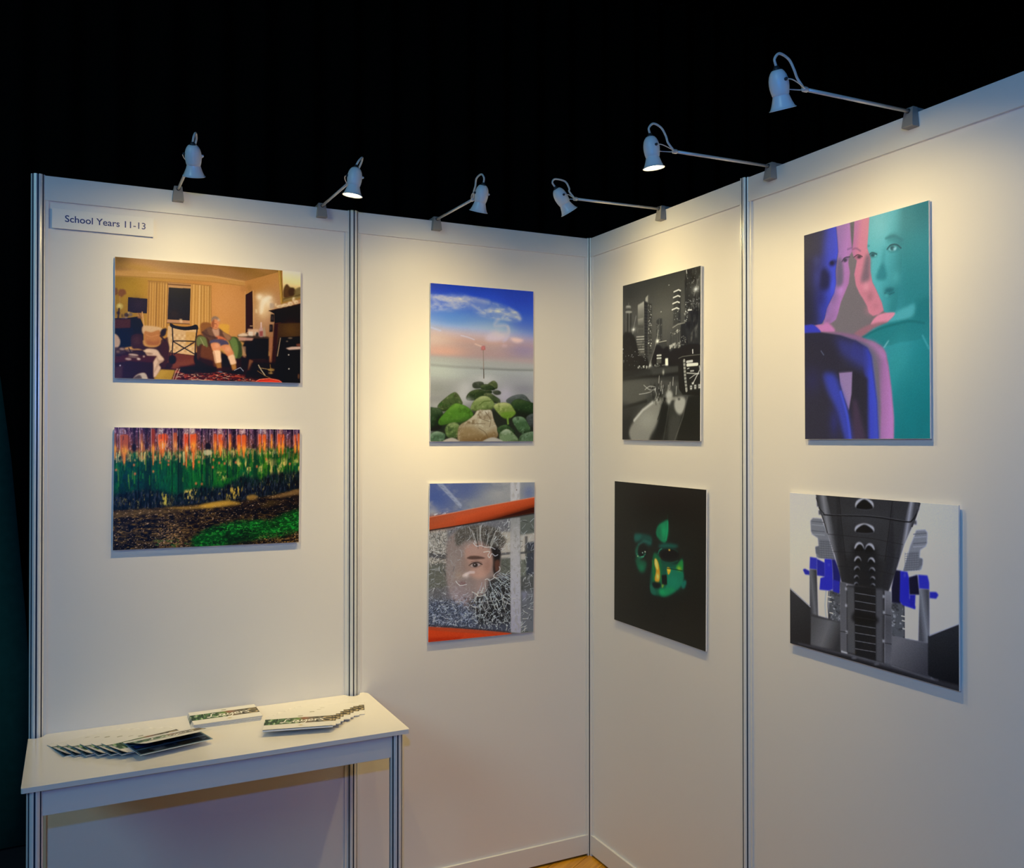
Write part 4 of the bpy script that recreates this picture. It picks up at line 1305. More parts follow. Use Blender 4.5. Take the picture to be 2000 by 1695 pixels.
    c.tex([(70, 540), (250, 530), (250, 870), (70, 870)], '3c3a36', hit2, .1, .8, .75, 8)
    c.tex([(70, 1150), (420, 1150), (540, 1330), (540, 1460), (70, 1430)], 'a8b0c0', hit2, .1, .9, .7, 18)
    c.tex([(230, 900), (450, 1000), (480, 1200), (300, 1200)], 'b0a4a8', hit2, .2, .9, .35, 22)
    for i in range(260):                       # splinters all round
        x, y = r.uniform(90, 835), r.uniform(500, 1420)
        d = math.hypot((x - hx) / 1.0, (y - hy) / 1.1)
        if d < 190 or (x > 230 and x < 470 and 650 < y < 1080 and r.random() < .75):
            continue
        a0 = math.atan2(y - hy, x - hx)
        col = r.choice(['c4c6c8', 'a0a4a8', '2c2e30', '787c80', 'd8dadc'])
        crack(x, y, a0 + r.choice([0, 0, 1.5, -1.5]) + r.uniform(-.3, .3), r.uniform(25, 70), r.uniform(3, 6), col, r.uniform(.35, .75), .5)
    for i in range(26):                        # long rays, upper right and lower right
        a0 = r.uniform(-2.0, -.75)
        s0 = r.uniform(150, 230)
        crack(hx + math.cos(a0) * s0, hy + math.sin(a0) * s0, a0, r.uniform(60, 170), 4.5, r.choice(['b4b6b0', 'd0d0cc', '2a2a26']), .7, .12)
    for i in range(34):
        a0 = r.uniform(.35, 1.75)
        s0 = r.uniform(140, 380)
        crack(hx + math.cos(a0) * s0, hy + math.sin(a0) * s0, a0, r.uniform(60, 170), 4.5, r.choice(['c8d0d8', 'a4b0ba', 'dce2e8']), .7, .3)
    for i in range(26):
        a0 = r.uniform(.35, 1.6)
        s0 = r.uniform(200, 520)
        crack(hx + math.cos(a0) * s0, hy + math.sin(a0) * s0, a0 + 1.57 + r.uniform(-.3, .3), r.uniform(25, 60), 4.5, 'b8c4cc', .75, .4)
    for i in range(120):                       # blue-grey wavelets lower left
        x, y = r.uniform(85, 520), r.uniform(1180, 1420)
        crack(x, y, r.uniform(-.5, .5), r.uniform(25, 50), 4.5, r.choice(['a4aebc', '7c88a0', '1c222c', 'c0c8d4']), .7, .9)
    for i in range(60):
        x, y = r.uniform(85, 240), r.uniform(540, 860)
        crack(x, y, r.uniform(.4, 2.4), r.uniform(20, 50), 4.5, r.choice(['34322e', '4c4a46', 'd8d4cc']), .7, .6)
    # rim of the hole
    for q in ([(490, 660), (520, 690), (560, 685), (600, 700), (650, 700), (690, 720)], [(585, 745), (640, 740), (625, 775), (640, 795), (660, 760), (690, 780), (715, 770)], [(730, 880), (735, 910), (690, 945), (680, 975), (720, 985)],
              [(600, 1000), (620, 990), (640, 1005), (680, 985)], [(480, 1110), (520, 1130), (540, 1150), (600, 1140)], [(470, 1230), (500, 1250), (550, 1240)], [(500, 640), (510, 665)], [(330, 1010), (370, 1050), (430, 1040)]):
        c.L(q, 7, 'ccced2', .75, 3, True)
    # white upright, right-hand strip
    c.P([(920, 430), (1060, 400), (1060, 1500), (920, 1490)], '5c6058')
    c.P([(920, 590), (1060, 570), (1060, 660), (985, 660), (970, 820), (925, 820)], 'b4ac9e', .9, 8)
    c.P([(965, 600), (990, 600), (985, 760), (968, 760)], '4e4c48', .8, 5)
    c.P([(985, 660), (1060, 650), (1060, 960), (975, 960)], '3c3e44', .9, 8)
    c.L([(925, 755), (1060, 740)], 20, '4a4a48', .8, 4)
    c.P([(925, 820), (980, 820), (970, 980), (925, 970)], '6a6c5e', .8, 8)
    c.P([(925, 970), (1060, 950), (1060, 1110), (930, 1100)], '4c4c4a', .8, 10)
    c.P([(930, 1110), (1060, 1090), (1060, 1480), (925, 1470)], '5e6064', .9, 12)
    c.P([(930, 1110), (990, 1110), (960, 1220)], '7c7c8c', .7, 16)
    for i in range(90):
        x, y = r.uniform(925, 1045), r.uniform(430, 1480)
        crack(x, y, r.uniform(0, 6.2), r.uniform(20, 60), 4.5, r.choice(['b8bcbc', '242624', 'a4a8a8', 'd8dada']), .65, .4)
    c.P([(832, 440), (918, 430), (920, 800), (926, 1200), (928, 1490), (838, 1480), (832, 800)], 'a29e9c', 1, 3)
    c.G([(832, 440), (918, 430), (926, 1200), (928, 1490), (838, 1480)], [(0, '8c8c88'), (.2, 'aaa6a0'), (.6, 'a09ea2'), (1, '8e8c96')], (880, 450), (880, 1480), .9, 3)
    c.tex([(832, 440), (918, 430), (926, 1200), (928, 1490), (838, 1480)], '84827e', c.noise(14, 30, 3, 105), .1, .8, .6)
    for i in range(40):
        x, y = r.uniform(845, 905), r.uniform(480, 1440)
        crack(x, y, r.uniform(-.6, .8), r.uniform(15, 40), 3, r.choice(['6c6a68', 'c8c6c4']), .4, .3)
    # red rails
    c.P([(60, 424), (300, 385), (600, 325), (900, 270), (1100, 232), (1100, 376), (900, 410), (600, 458), (300, 508), (60, 544)], 'b04a26', 1, 2)
    c.G([(60, 424), (300, 385), (600, 325), (900, 270), (1100, 232), (1100, 376), (900, 410), (600, 458), (300, 508), (60, 544)], [(0, 'b85230'), (.3, 'c0502a'), (.7, 'a84220'), (.92, '6c2a14'), (1, '30140c')], (560, 333), (590, 472), .95, 3)
    c.G([(60, 400), (330, 380), (330, 520), (60, 560)], [(0, '8a4a2c'), (1, 'a85030')], (90, 480), (330, 450), .35, 20)
    c.L([(80, 425), (300, 383), (600, 322), (1050, 242)], 6, 'd89a80', .7, 4)
    c.tex([(130, 395), (260, 370), (260, 385), (130, 410)], 'e8e4e0', c.noise(12, 8, 2, 106), .0, .5, .9, 4)
    c.L([(80, 546), (300, 512), (600, 462), (900, 414), (1050, 390)], 12, '1e1612', .7, 7)
    c.P([(40, 1425), (300, 1440), (560, 1462), (850, 1492), (700, 1540), (40, 1620)], 'b43a18', 1, 3)
    c.P([(40, 1425), (300, 1440), (560, 1462), (850, 1492), (650, 1500), (300, 1475), (40, 1450)], '9c4024', .8, 5)
    c.P([(40, 1530), (400, 1520), (300, 1600), (40, 1620)], '96240e', .7, 16)
    c.L([(78, 1412), (300, 1430), (560, 1452), (830, 1482)], 12, '2e2426', .7, 8)
    c.grain(0.012)
    return c


def paint_city():
    c = Canvas([(123, 259), (796, 83), (792, 1611), (109, 1602)], (0.492, 0.589), 0.00150)
    ALL = [(60, 30), (860, 30), (860, 1680), (60, 1680)]
    c.G(ALL, [(0, '33322c'), (.25, '44423a'), (.45, '504e46'), (.55, '47453e')], (400, 130), (400, 950))
    c.glow((480, 560), 150, '5c5a50', .6, 160)
    c.glow((700, 250), 120, '4a4840', .4)
    c.glow((160, 330), 90, '2c2b26', .6)
    D = '1b1a16'
    # round-topped tower, left
    c.P([(143, 480), (200, 490), (196, 700), (138, 720)], '3a3932', 1, 3)
    for x in (150, 163, 177, 190):
        c.L([(x, 492), (x - 3, 690)], 6, '8c887a' if x in (177, 150) else '22211c', .75, 3)
    c.E((172, 485), 30, 10, 'a8a494', .9, 3)
    c.E((170, 448), 24, 22, '6a675c', 1, 3)
    c.E((170, 438), 22, 7, 'b4b0a0', .8, 3)
    c.E((170, 462), 24, 6, '2c2b26', .8, 3)
    c.L([(172, 405), (172, 430)], 5, '6a675c', .8, 2)
    # twin slab tower
    c.P([(252, 425), (306, 392), (306, 690), (250, 690)], '5e5b50', 1, 2)
    c.G([(252, 425), (306, 392), (306, 600), (250, 610)], [(0, 'bcb8a8'), (.35, '8a8678'), (1, '4c4a42')], (280, 410), (280, 600), .9, 3)
    for i in range(8):
        c.L([(256 + i * 7, 420 - i * 4), (255 + i * 7, 600)], 3, '4a4840', .5, 2)
    c.P([(252, 545), (305, 525), (305, 690), (250, 690)], '48463e', .85, 4)
    c.G([(252, 545), (300, 530), (300, 600), (252, 600)], [(0, 'a8a494'), (1, '5a584e')], (270, 535), (270, 600), .8, 3)
    c.P([(306, 390), (340, 400), (340, 870), (304, 860)], '2a2924', 1, 2)
    c.P([(318, 360), (345, 330), (352, 340), (352, 410), (318, 395)], '4c4a42', 1, 2)
    c.P([(318, 362), (340, 338), (340, 400), (318, 392)], 'b0ac9c', .8, 3)
    c.P([(340, 400), (374, 415), (370, 850), (338, 860)], '37362f', 1, 2)
    fleck(c, [(342, 420), (370, 425), (368, 800), (340, 810)], 60, 'd8d4c4', 2, 4, 3)
    for y in range(430, 860, 26):
        c.L([(306, y), (372, y + 6)], 2.5, '6a675c', .5, 2)
    c.L([(305, 395), (305, 860)], 3, '9a9686', .6, 2)
    c.L([(340, 402), (338, 855)], 3, '8a8678', .6, 2)
    # low lit block
    c.P([(236, 690), (306, 675), (304, 840), (240, 845)], '4c4a42', 1, 3)
    for y in range(700, 840, 22):
        c.L([(240, y), (304, y - 4)], 7, 'c8c4b4' if y in (700, 722, 810) else '8c887a', .75, 4)
    c.L([(250, 668), (250, 630), (300, 630)], 4, '6a675c', .7, 3)
    # slim tower, centre
    c.P([(412, 555), (440, 538), (462, 540), (460, 760), (412, 760)], '35342e', 1, 2)
    c.L([(438, 545), (436, 755)], 3, '8c887a', .6, 2)
    fleck(c, [(414, 580), (458, 580), (458, 740), (414, 740)], 40, '8a8678', 2, 3, 4, .7)
    c.glow((420, 735), 14, 'fffbe8', .95, 18)
    c.P([(430, 740), (500, 728), (502, 790), (430, 800)], '3c3b34', 1, 3)
    c.L([(432, 745), (498, 732)], 5, 'b8b4a4', .8, 2)
    # stepped tower, right of centre
    c.P([(566, 300), (600, 288), (622, 300), (622, 580), (556, 600)], '3c3b34', 1, 2)
    c.P([(600, 288), (622, 300), (622, 580), (602, 580)], '2c2b26', .8, 2)
    for x, y, w in ((590, 300, 1.0), (585, 350, 1.0), (580, 402, 1.0), (574, 455, 1.0)):
        c.L([(x - 26, y + 10), (x + 14, y - 8), (x + 32, y)], 9, 'e4e0d0', .9, 3)
    fleck(c, [(562, 460), (615, 450), (615, 570), (558, 580)], 16, 'd0ccbc', 2, 3.5, 5)
    c.S([(552, 620), (600, 580), (660, 570), (690, 590), (690, 640), (560, 650)], '4c4a42', 1, 4)
    c.L([(554, 618), (600, 588), (665, 575)], 7, 'a8a494', .7, 4)
    c.P([(535, 660), (624, 605), (624, 790), (522, 800)], '403f38', 1, 2)
    for i in range(11):
        c.L([(542 + i * 8, 660 - i * 4), (540 + i * 8, 780 - i * 2)], 3, '8c887a' if i % 2 else '24231e', .6, 2)
    fleck(c, [(536, 660), (622, 620), (622, 650), (536, 690)], 22, 'd8d4c4', 2, 5, 6)
    fleck(c, [(526, 770), (622, 735), (622, 790), (526, 800)], 40, 'f0ecdc', 3, 6, 7)
    c.P([(624, 590), (690, 570), (690, 790), (624, 790)], '24231e', 1, 3)
    fleck(c, [(630, 690), (690, 690), (690, 760), (630, 770)], 26, 'd8d4c4', 2, 4, 8)
    # faceted glass tower, far right
    c.P([(656, 140), (700, 118), (860, 80), (860, 800), (672, 780), (660, 560)], '2e2d28', 1, 2)
    tw = [(656, 140), (700, 118), (860, 80), (860, 800), (672, 780), (660, 560)]
    c.tex(tw, '6a675c', c.noise(26, 60, 3, 121), .1, .9, .8)
    c.tex(tw, '0e0d0b', c.noise(34, 70, 3, 122), .1, .9, .85)
    fleck(c, [(660, 380), (790, 360), (790, 480), (664, 480)], 46, 'dcd8c8', 2, 5, 9)
    fleck(c, [(662, 150), (790, 110), (790, 330), (664, 360)], 40, 'a8a494', 2, 5, 10, .8)
    fleck(c, [(656, 480), (700, 470), (700, 560), (656, 560)], 16, 'e8e4d4', 2, 5, 11)
    c.L([(672, 125), (676, 150)], 8, 'c8c4b4', .9, 3)
    c.P([(786, 260), (800, 260), (800, 545), (786, 545)], '1b1a16', 1, 2)
    c.L([(688, 466), (716, 464)], 9, 'f4f0e0', .9, 3)
    # stars of light
    for x, y, r_ in ((752, 284, 16), (212, 635, 11), (350, 948, 12)):
        c.glow((x, y), r_, 'fffdf0', 1)
        c.glow((x, y), r_ * 2.4, 'c8c4b4', .4)
    for q in ([(752, 284), (775, 200)], [(752, 284), (738, 340)], [(212, 635), (236, 520)], [(212, 635), (203, 690)], [(350, 948), (400, 790), (430, 640)], [(350, 948), (336, 1040)], [(420, 735), (428, 600)]):
        c.L(q, 6, 'd8d4c4', .45, 7)
    # tree line
    for pts in ([(120, 700), (170, 660), (215, 690), (240, 760), (260, 840), (290, 870), (330, 880), (330, 980), (110, 1010)],
                [(400, 800), (430, 770), (470, 800), (510, 780), (530, 830), (560, 800), (620, 790), (700, 760), (800, 780), (800, 960), (400, 970)]):
        c.S(pts, '16150f', 1, 8)
    c.tex([(110, 700), (330, 700), (330, 990), (110, 990)], '2e2d26', c.noise(20, 20, 3, 123), .2, .9, .6)
    fleck(c, [(120, 800), (330, 850), (330, 960), (120, 950)], 26, 'd8d4c4', 2, 4.5, 12)
    fleck(c, [(240, 950), (345, 950), (345, 975), (240, 970)], 18, 'fffbe8', 3, 6, 13)
    fleck(c, [(390, 930), (480, 930), (480, 960), (390, 960)], 14, 'e8e4d4', 3, 6, 14)
    c.P([(415, 850), (455, 845), (455, 930), (412, 930)], '5c5a50', .8, 3)
    for y in (860, 885):
        c.L([(416, y), (452, y - 2)], 8, 'e0dccc', .9, 3)
    c.P([(487, 885), (512, 882), (514, 950), (487, 950)], 'f8f4e4', 1, 3)
    c.L([(486, 880), (485, 950)], 4, '16150f', .9, 2)
    c.L([(726, 810), (727, 838)], 10, 'f0ecdc', .9, 3)
    # road and dashboard
    c.G([(60, 1000), (340, 975), (640, 950), (640, 1210), (60, 1210)], [(0, '24231e'), (.4, '3a3932'), (1, '2c2b26')], (300, 970), (320, 1200), 1, 8)
    c.P([(110, 1075), (300, 1040), (610, 1000), (610, 1030), (300, 1065), (110, 1095)], '16150f', .9, 8)
    c.P([(350, 960), (470, 960), (610, 950), (600, 1000), (380, 1030)], '403f38', .8, 10)
    c.glow((470, 1005), 9, 'c8c4b4', .8, 22)
    c.G([(60, 1090), (360, 1060), (640, 1090), (640, 1680), (60, 1680)], [(0, '4a4840'), (.3, '3a3932'), (1, '24231e')], (300, 1080), (260, 1600), 1, 10)
    c.S([(110, 1110), (240, 1080), (340, 1090), (360, 1150), (300, 1260), (120, 1290)], '5a584e', .8, 26)
    c.L([(120, 1320), (220, 1290), (320, 1260)], 22, '16150f', .7, 16)
    c.S([(110, 1300), (200, 1310), (260, 1330), (180, 1480), (110, 1560)], '2c2b26', .7, 30)
    c.S([(110, 1420), (200, 1400), (150, 1600), (108, 1602)], '1f1e19', .7, 30)
    # bright reflected patches on the bonnet
    c.S([(170, 1520), (240, 1400), (330, 1310), (400, 1250), (470, 1240), (450, 1330), (410, 1460), (360, 1560), (330, 1610), (200, 1612)], '8c887a', .95, 14)
    c.glow((330, 1420), 90, 'a8a494', .6, 90)
    c.L([(215, 1430), (290, 1340), (380, 1270)], 20, 'd0ccbc', .85, 16)
    c.P([(460, 1260), (520, 1300), (500, 1500), (440, 1610), (375, 1610), (420, 1460)], '1b1a16', .9, 14)
    c.S([(490, 1200), (520, 1160), (550, 1190), (545, 1240), (520, 1290), (495, 1250)], 'c4c0b0', .9, 12)
    c.S([(565, 1280), (585, 1230), (640, 1220), (665, 1260), (650, 1340), (610, 1380), (575, 1340)], 'b4b0a0', .95, 10)
    c.E((607, 1240), 12, 12, '4c4a42', .8, 5)
    c.L([(500, 1240), (580, 1235)], 22, 'a8a494', .7, 14)
    c.P([(560, 1370), (640, 1400), (590, 1610), (510, 1610), (520, 1440)], '45433b', .8, 18)
    c.P([(690, 1215), (800, 1190), (800, 1620), (580, 1620), (620, 1440)], '1d1c17', 1, 12)
    c.L([(680, 1225), (640, 1400), (570, 1600)], 9, '6a675c', .6, 8)
    c.L([(520, 1290), (500, 1420), (470, 1600)], 8, '5a584e', .5, 10)
    for x, y0, y1 in ((435, 1040, 1100), (455, 1085, 1150), (557, 1050, 1120), (530, 1095, 1150), (468, 1120, 1180), (585, 1130, 1200), (515, 1120, 1170)):
        c.L([(x, y0), (x - 4, y1)], 7, 'c8c4b4', .75, 5)
    c.tex([(360, 1110), (480, 1110), (500, 1260), (380, 1290)], 'e8e4d4', c.noise(12, 22, 3, 124), .3, .9, .85, 16)
    c.tex([(360, 1110), (480, 1110), (500, 1260), (380, 1290)], '100f0c', c.noise(16, 30, 3, 125), .1, .8, .8, 16)
    for q in ([(300, 1120), (350, 1160), (390, 1160)], [(260, 1200), (320, 1190), (370, 1175)], [(310, 1160), (350, 1130), (400, 1135)], [(390, 1150), (410, 1200), (400, 1240)]):
        c.L(q, 5, 'd8d4c4', .7, 4, True)
    c.L([(470, 1270), (450, 1340), (420, 1420)], 8, '1b1a16', .7, 6)
    # navigation screen
    c.P([(600, 880), (620, 868), (860, 840), (860, 1210), (640, 1200), (606, 1150)], '131209', 1, 5)
    c.L([(604, 885), (640, 868), (800, 848)], 5, '8c887a', .7, 3)
    c.P([(636, 900), (800, 885), (800, 1165), (660, 1170)], '201f1a', 1, 2)
    c.L([(652, 905), (660, 1040), (672, 1165)], 22, 'b4b0a0', .9, 3)
    for i in range(8):
        c.L([(641 + i * 2.6, 925 + i * 30), (664 + i * 2.6, 922 + i * 30)], 6, '2c2b26', .8, 2)
    c.L([(676, 915), (722, 908)], 16, 'e8e4d4', .9, 4)
    c.L([(680, 942), (766, 935)], 20, 'f4f0e0', .95, 3)
    for q, w in (([(680, 975), (694, 970)], 7), ([(708, 995), (734, 992)], 9), ([(676, 1012), (780, 1018)], 7), ([(784, 950), (790, 980), (760, 1040), (728, 1105)], 8), ([(700, 1060), (740, 1030), (780, 1010)], 5)):
        c.L(q, w, 'd8d4c4', .85, 3)
    c.E((727, 1102), 10, 10, 'f0ecdc', .9, 3)
    for x, y in ((712, 1138), (748, 1132), (784, 1126)):
        c.P([(x - 10, y - 16), (x + 10, y - 18), (x + 9, y + 18), (x - 8, y + 20)], 'f0ecdc', .9, 3)
        c.L([(x - 6, y), (x + 6, y)], 5, '3a3932', .8, 2)
    for x, y in ((520, 250), (452, 480)):
        c.glow((x, y), 4, 'e8e4d4', .9)
    c.grain(0.012)
    return c


def paint_green_face():
    c = Canvas([(94, 87), (892, 160), (883, 1570), (85, 1293)], (0.582, 0.538), 0.00160)
    c.P([(30, 30), (950, 30), (950, 1650), (30, 1650)], '16160f')
    c.glow((490, 760), 300, '20231d', .6, 330)
    # left eye
    c.S([(265, 548), (330, 545), (412, 570), (415, 640), (380, 650), (330, 610), (270, 620)], '14463c', .85, 12)
    c.S([(268, 560), (300, 552), (330, 560), (300, 600), (272, 600)], '1c5c50', .7, 12)
    c.L([(300, 640), (350, 610), (400, 625)], 18, '24584c', .7, 14, True)
    c.S([(270, 700), (280, 660), (300, 640), (300, 720), (320, 760), (290, 770)], '1c6048', .75, 12)
    c.E((338, 700), 44, 52, '0e1512', .9, 10)
    c.L([(285, 720), (300, 745), (330, 752), (358, 720)], 12, '287050', .8, 8, True)
    c.L([(320, 745), (345, 745)], 6, '58b890', .7, 5)
    c.glow((334, 708), 5, 'b8e8d0', .95)
    c.glow((356, 700), 6, 'd8f0c0', .95)
    c.glow((292, 738), 5, 'd0c880', .8)
    c.S([(272, 760), (330, 772), (372, 800), (350, 870), (320, 880), (290, 840)], '0c5238', .85, 16)
    c.glow((325, 835), 28, '147048', .6, 36)
    # forehead blade
    c.S([(455, 520), (475, 470), (520, 440), (553, 425), (562, 480), (555, 560), (535, 620), (505, 615), (480, 590), (458, 560)], '08764a', .95, 9)
    c.glow((520, 520), 30, '0c9058', .8, 60)
    c.S([(455, 520), (490, 480), (500, 600), (470, 580)], '0a5a3c', .6, 16)
    c.L([(540, 600), (552, 500), (556, 430)], 8, '14a468', .6, 10)
    c.L([(556, 425), (552, 385)], 8, '123c2c', .6, 10)
    # right eye
    c.S([(470, 650), (520, 630), (590, 632), (650, 650), (600, 670), (500, 668)], '14584a', .85, 12)
    c.L([(478, 700), (520, 668), (580, 668), (640, 700)], 10, '0c3c30', .9, 8, True)
    c.E((570, 725), 80, 44, '10100d', .95, 12)
    c.L([(470, 720), (480, 690), (500, 675)], 8, '2a7858', .8, 6, True)
    c.glow((567, 684), 8, 'f0b840', .95)
    c.glow((480, 762), 9, 'f0a030', .95, 12)
    c.L([(478, 755), (520, 790), (580, 798), (640, 780)], 8, '14503c', .7, 8, True)
    # lower face
    c.S([(405, 900), (430, 800), (445, 720), (470, 720), (500, 780), (600, 800), (640, 800), (685, 760), (688, 860), (690, 950), (640, 1030), (560, 1075), (490, 1085), (420, 1070), (400, 1020)], '064c38', .95, 14)
    c.S([(550, 850), (680, 868), (678, 980), (600, 1050), (530, 1060), (548, 960)], '08684c', .95, 8)
    c.glow((600, 960), 60, '0a7858', .6, 60)
    c.S([(480, 1030), (560, 1010), (620, 1030), (560, 1080), (500, 1085)], '0a7848', .85, 14)
    c.glow((505, 1050), 30, '149454', .7, 26)
    c.S([(400, 990), (430, 1010), (450, 1070), (410, 1060)], '1c5c48', .8, 10)
    c.S([(430, 720), (460, 730), (500, 800), (500, 960), (440, 960), (415, 860)], '0c5a34', .9, 8)
    # nose blaze
    c.S([(440, 765), (460, 770), (478, 820), (486, 890), (478, 960), (448, 965), (440, 930), (452, 870), (440, 810)], 'd08a1c', .95, 7)
    c.S([(442, 768), (456, 772), (470, 820), (466, 860), (450, 830)], 'f4bc4c', .95, 5)
    c.glow((464, 915), 12, 'fcc060', .95, 26)
    c.glow((450, 800), 10, 'f8c868', .9, 26)
    c.L([(420, 780), (432, 860), (428, 960)], 10, '3c7828', .6, 9)
    c.P([(500, 905), (545, 900), (548, 985), (505, 990)], '0c120e', .95, 6)
    c.S([(420, 970), (470, 968), (495, 990), (470, 1020), (430, 1010)], '0e130f', .95, 8)
    c.L([(496, 900), (498, 985)], 4, '3a6c28', .6, 3)
    c.S([(500, 985), (522, 990), (505, 1018)], '7c9430', .8, 6)
    c.S([(548, 838), (578, 848), (575, 880), (556, 900)], 'd8981c', .95, 5)
    c.glow((562, 858), 12, 'f0b838', .8)
    c.S([(625, 850), (640, 810), (680, 770), (684, 860)], '1c7c34', .9, 7)
    c.glow((652, 845), 20, '88a028', .85, 22)
    c.L([(550, 846), (620, 855), (680, 868)], 5, '0a1a12', .9, 3)
    c.S([(672, 975), (705, 945), (716, 970), (700, 1015), (678, 1018)], '126c58', .85, 8)
    c.grain(0.010)
    return c


def paint_portraits():
    c = Canvas([(67, 295), (862, 65), (867, 1585), (72, 1590)], (0.435, 0.587), 0.00128)
    c.P([(20, 20), (920, 20), (920, 1650), (20, 1650)], '756b68')
    # teal figure fills the right
    teal = [(486, 20), (920, 20), (920, 1650), (632, 1650), (634, 1500), (612, 1200), (590, 1060), (570, 1010), (520, 975), (430, 940), (500, 880), (600, 845), (640, 790),
            (600, 790), (575, 775), (560, 720), (525, 640), (500, 590), (488, 520), (486, 440), (466, 360), (472, 260), (480, 180)]
    c.P(teal, '2e8c8c', 1, 2)
    c.G([(480, 20), (920, 20), (920, 860), (480, 860)], [(0, '5cbcb8'), (.3, '4caca8'), (.55, '2f8886'), (1, '15706e')], (490, 420), (840, 430), .95, 2) if False else None
    face = [(486, 20), (700, 20), (690, 300), (690, 500), (665, 650), (660, 740), (640, 790), (600, 790), (575, 775), (560, 720), (525, 640), (500, 590), (488, 520), (486, 440), (466, 360), (472, 260), (480, 180)]
    c.G(face, [(0, '54b4ae'), (.45, '4cb0ac'), (.75, '3a9a98'), (1, '288482')], (490, 400), (690, 420), 1, 5)
    c.P([(690, 40), (920, 20), (920, 900), (700, 900), (690, 600)], '1f7e7c', .85, 36)
    c.glow((800, 330), 110, '2a8c8a', .5, 160)
    c.glow((550, 250), 60, '6cc4bc', .7, 120)
    c.glow((830, 130), 80, '1c7270', .7, 110)
    c.S([(572, 560), (560, 480), (570, 400), (590, 360), (580, 460), (590, 540), (575, 575), (535, 570), (525, 540)], '2f8f90', .8, 16)
    c.S([(530, 545), (545, 500), (570, 470), (590, 530), (590, 565), (560, 575), (530, 570)], '1f7c7e', .85, 10)
    c.S([(600, 300), (640, 280), (680, 300), (700, 340), (680, 360), (620, 330), (600, 340)], '1f7c7c', .75, 14)
    c.L([(590, 310), (640, 296), (690, 320)], 14, '1a6e70', .6, 12, True)
    c.S([(598, 375), (620, 355), (655, 352), (680, 372), (655, 392), (615, 398)], '1f7676', .9, 8)
    c.S([(605, 378), (630, 362), (656, 366), (650, 386), (620, 392)], '8ad0c8', .9, 5)
    c.E((630, 374), 15, 15, '124e52', .95, 4)
    c.glow((640, 376), 8, 'a8e4dc', .8)
    c.L([(596, 380), (618, 354), (655, 350), (684, 372)], 8, '0e4a4e', .9, 4, True)
    c.S([(482, 420), (500, 404), (528, 408), (530, 424), (500, 432)], '1c7072', .9, 6)
    c.E((505, 418), 12, 10, '0f4a4e', .95, 4)
    c.glow((520, 420), 6, '90d4cc', .8)
    c.L([(478, 420), (500, 402), (530, 412)], 7, '0e4a4e', .9, 4, True)
    c.L([(466, 358), (480, 360)], 12, '2c8a8a', .7, 8)
    c.S([(575, 640), (600, 620), (640, 625), (645, 650), (610, 690), (580, 680)], '2a8080', .8, 10)
    c.S([(585, 640), (620, 625), (642, 632), (620, 655), (590, 655)], '145c60', .85, 6)
    c.L([(580, 660), (610, 668), (640, 655)], 8, '0f5054', .6, 6)
    c.glow((590, 672), 14, '4cb0a8', .7)
    c.S([(640, 520), (690, 560), (680, 700), (640, 770), (645, 640)], '1f7a7a', .5, 26)
    c.glow((650, 560), 30, '5cbcb4', .5, 50)
    c.S([(600, 840), (645, 785), (720, 745), (775, 725), (770, 790), (700, 830), (620, 848)], '4aaaa6', .95, 12)
    c.P([(775, 700), (920, 660), (920, 860), (770, 850)], '14706e', .7, 24)
    c.S([(430, 942), (520, 890), (600, 850), (720, 828), (800, 840), (870, 860), (920, 900), (920, 1010), (700, 970), (580, 1010), (520, 975)], '1a7a78', .9, 8)
    c.L([(440, 940), (540, 890), (640, 860), (740, 838), (830, 850)], 12, '0f6462', .7, 10, True)
    c.G([(570, 1000), (860, 940), (920, 960), (920, 1650), (632, 1650), (634, 1500), (612, 1200), (590, 1060)], [(0, '2a9090'), (.3, '17807e'), (1, '066a68')], (600, 1100), (860, 1400), .9, 4)
    c.glow((680, 1050), 60, '2c9490', .6, 120)
    c.S([(590, 1080), (640, 1040), (720, 1080), (660, 1180), (620, 1300)], '26908c', .6, 26)
    c.S([(570, 1005), (600, 962), (606, 965), (580, 1005)], '7cc0b8', .8, 5)
    c.L([(820, 930), (860, 1010)], 12, '4aa8a4', .6, 8)
    c.P([(720, 1250), (760, 1230), (780, 1580), (700, 1580)], '0c7472', .5, 26)
    # pink profile facing left, in front of the teal one
    pink = [(385, 170), (484, 150), (474, 300), (468, 370), (488, 440), (488, 520), (500, 590), (525, 640), (560, 720), (572, 770), (540, 795), (505, 804), (480, 785), (470, 745), (440, 690),
            (420, 660), (398, 610), (388, 540), (398, 490), (405, 450), (385, 430), (374, 395), (376, 360), (384, 300)]
    c.P(pink, 'd0788c', 1, 2)
    c.G(pink, [(0, 'bc6c98'), (.5, 'd87c8c'), (1, 'd8808a')], (390, 300), (470, 300), .9, 2)
    c.S([(462, 420), (488, 430), (486, 520), (480, 580), (430, 590), (440, 520)], '6c5c62', .85, 16)
    c.L([(376, 382), (400, 376), (425, 392)], 10, '8c5470', .7, 8, True)
    c.S([(388, 430), (410, 418), (436, 428), (425, 442), (400, 444)], '9c5c70', .8, 5)
    c.E((418, 430), 12, 9, '3c2c34', .95, 4)
    c.L([(385, 432), (410, 416), (438, 428)], 6, '4a343c', .9, 3, True)
    c.glow((460, 620), 18, 'f0a0a4', .6, 30)
    c.glow((485, 680), 24, 'a8686e', .7, 36)
    c.glow((450, 660), 20, 'c87880', .6)
    c.glow((500, 760), 36, 'd8808a', .8, 30)
    c.glow((520, 740), 24, 'b87078', .5)
    c.S([(490, 862), (540, 798), (645, 784), (600, 840), (550, 850)], 'ec8c9c', .95, 5)
    c.S([(380, 925), (440, 880), (520, 850), (600, 840), (520, 880), (430, 940)], 'a0646c', .85, 8)
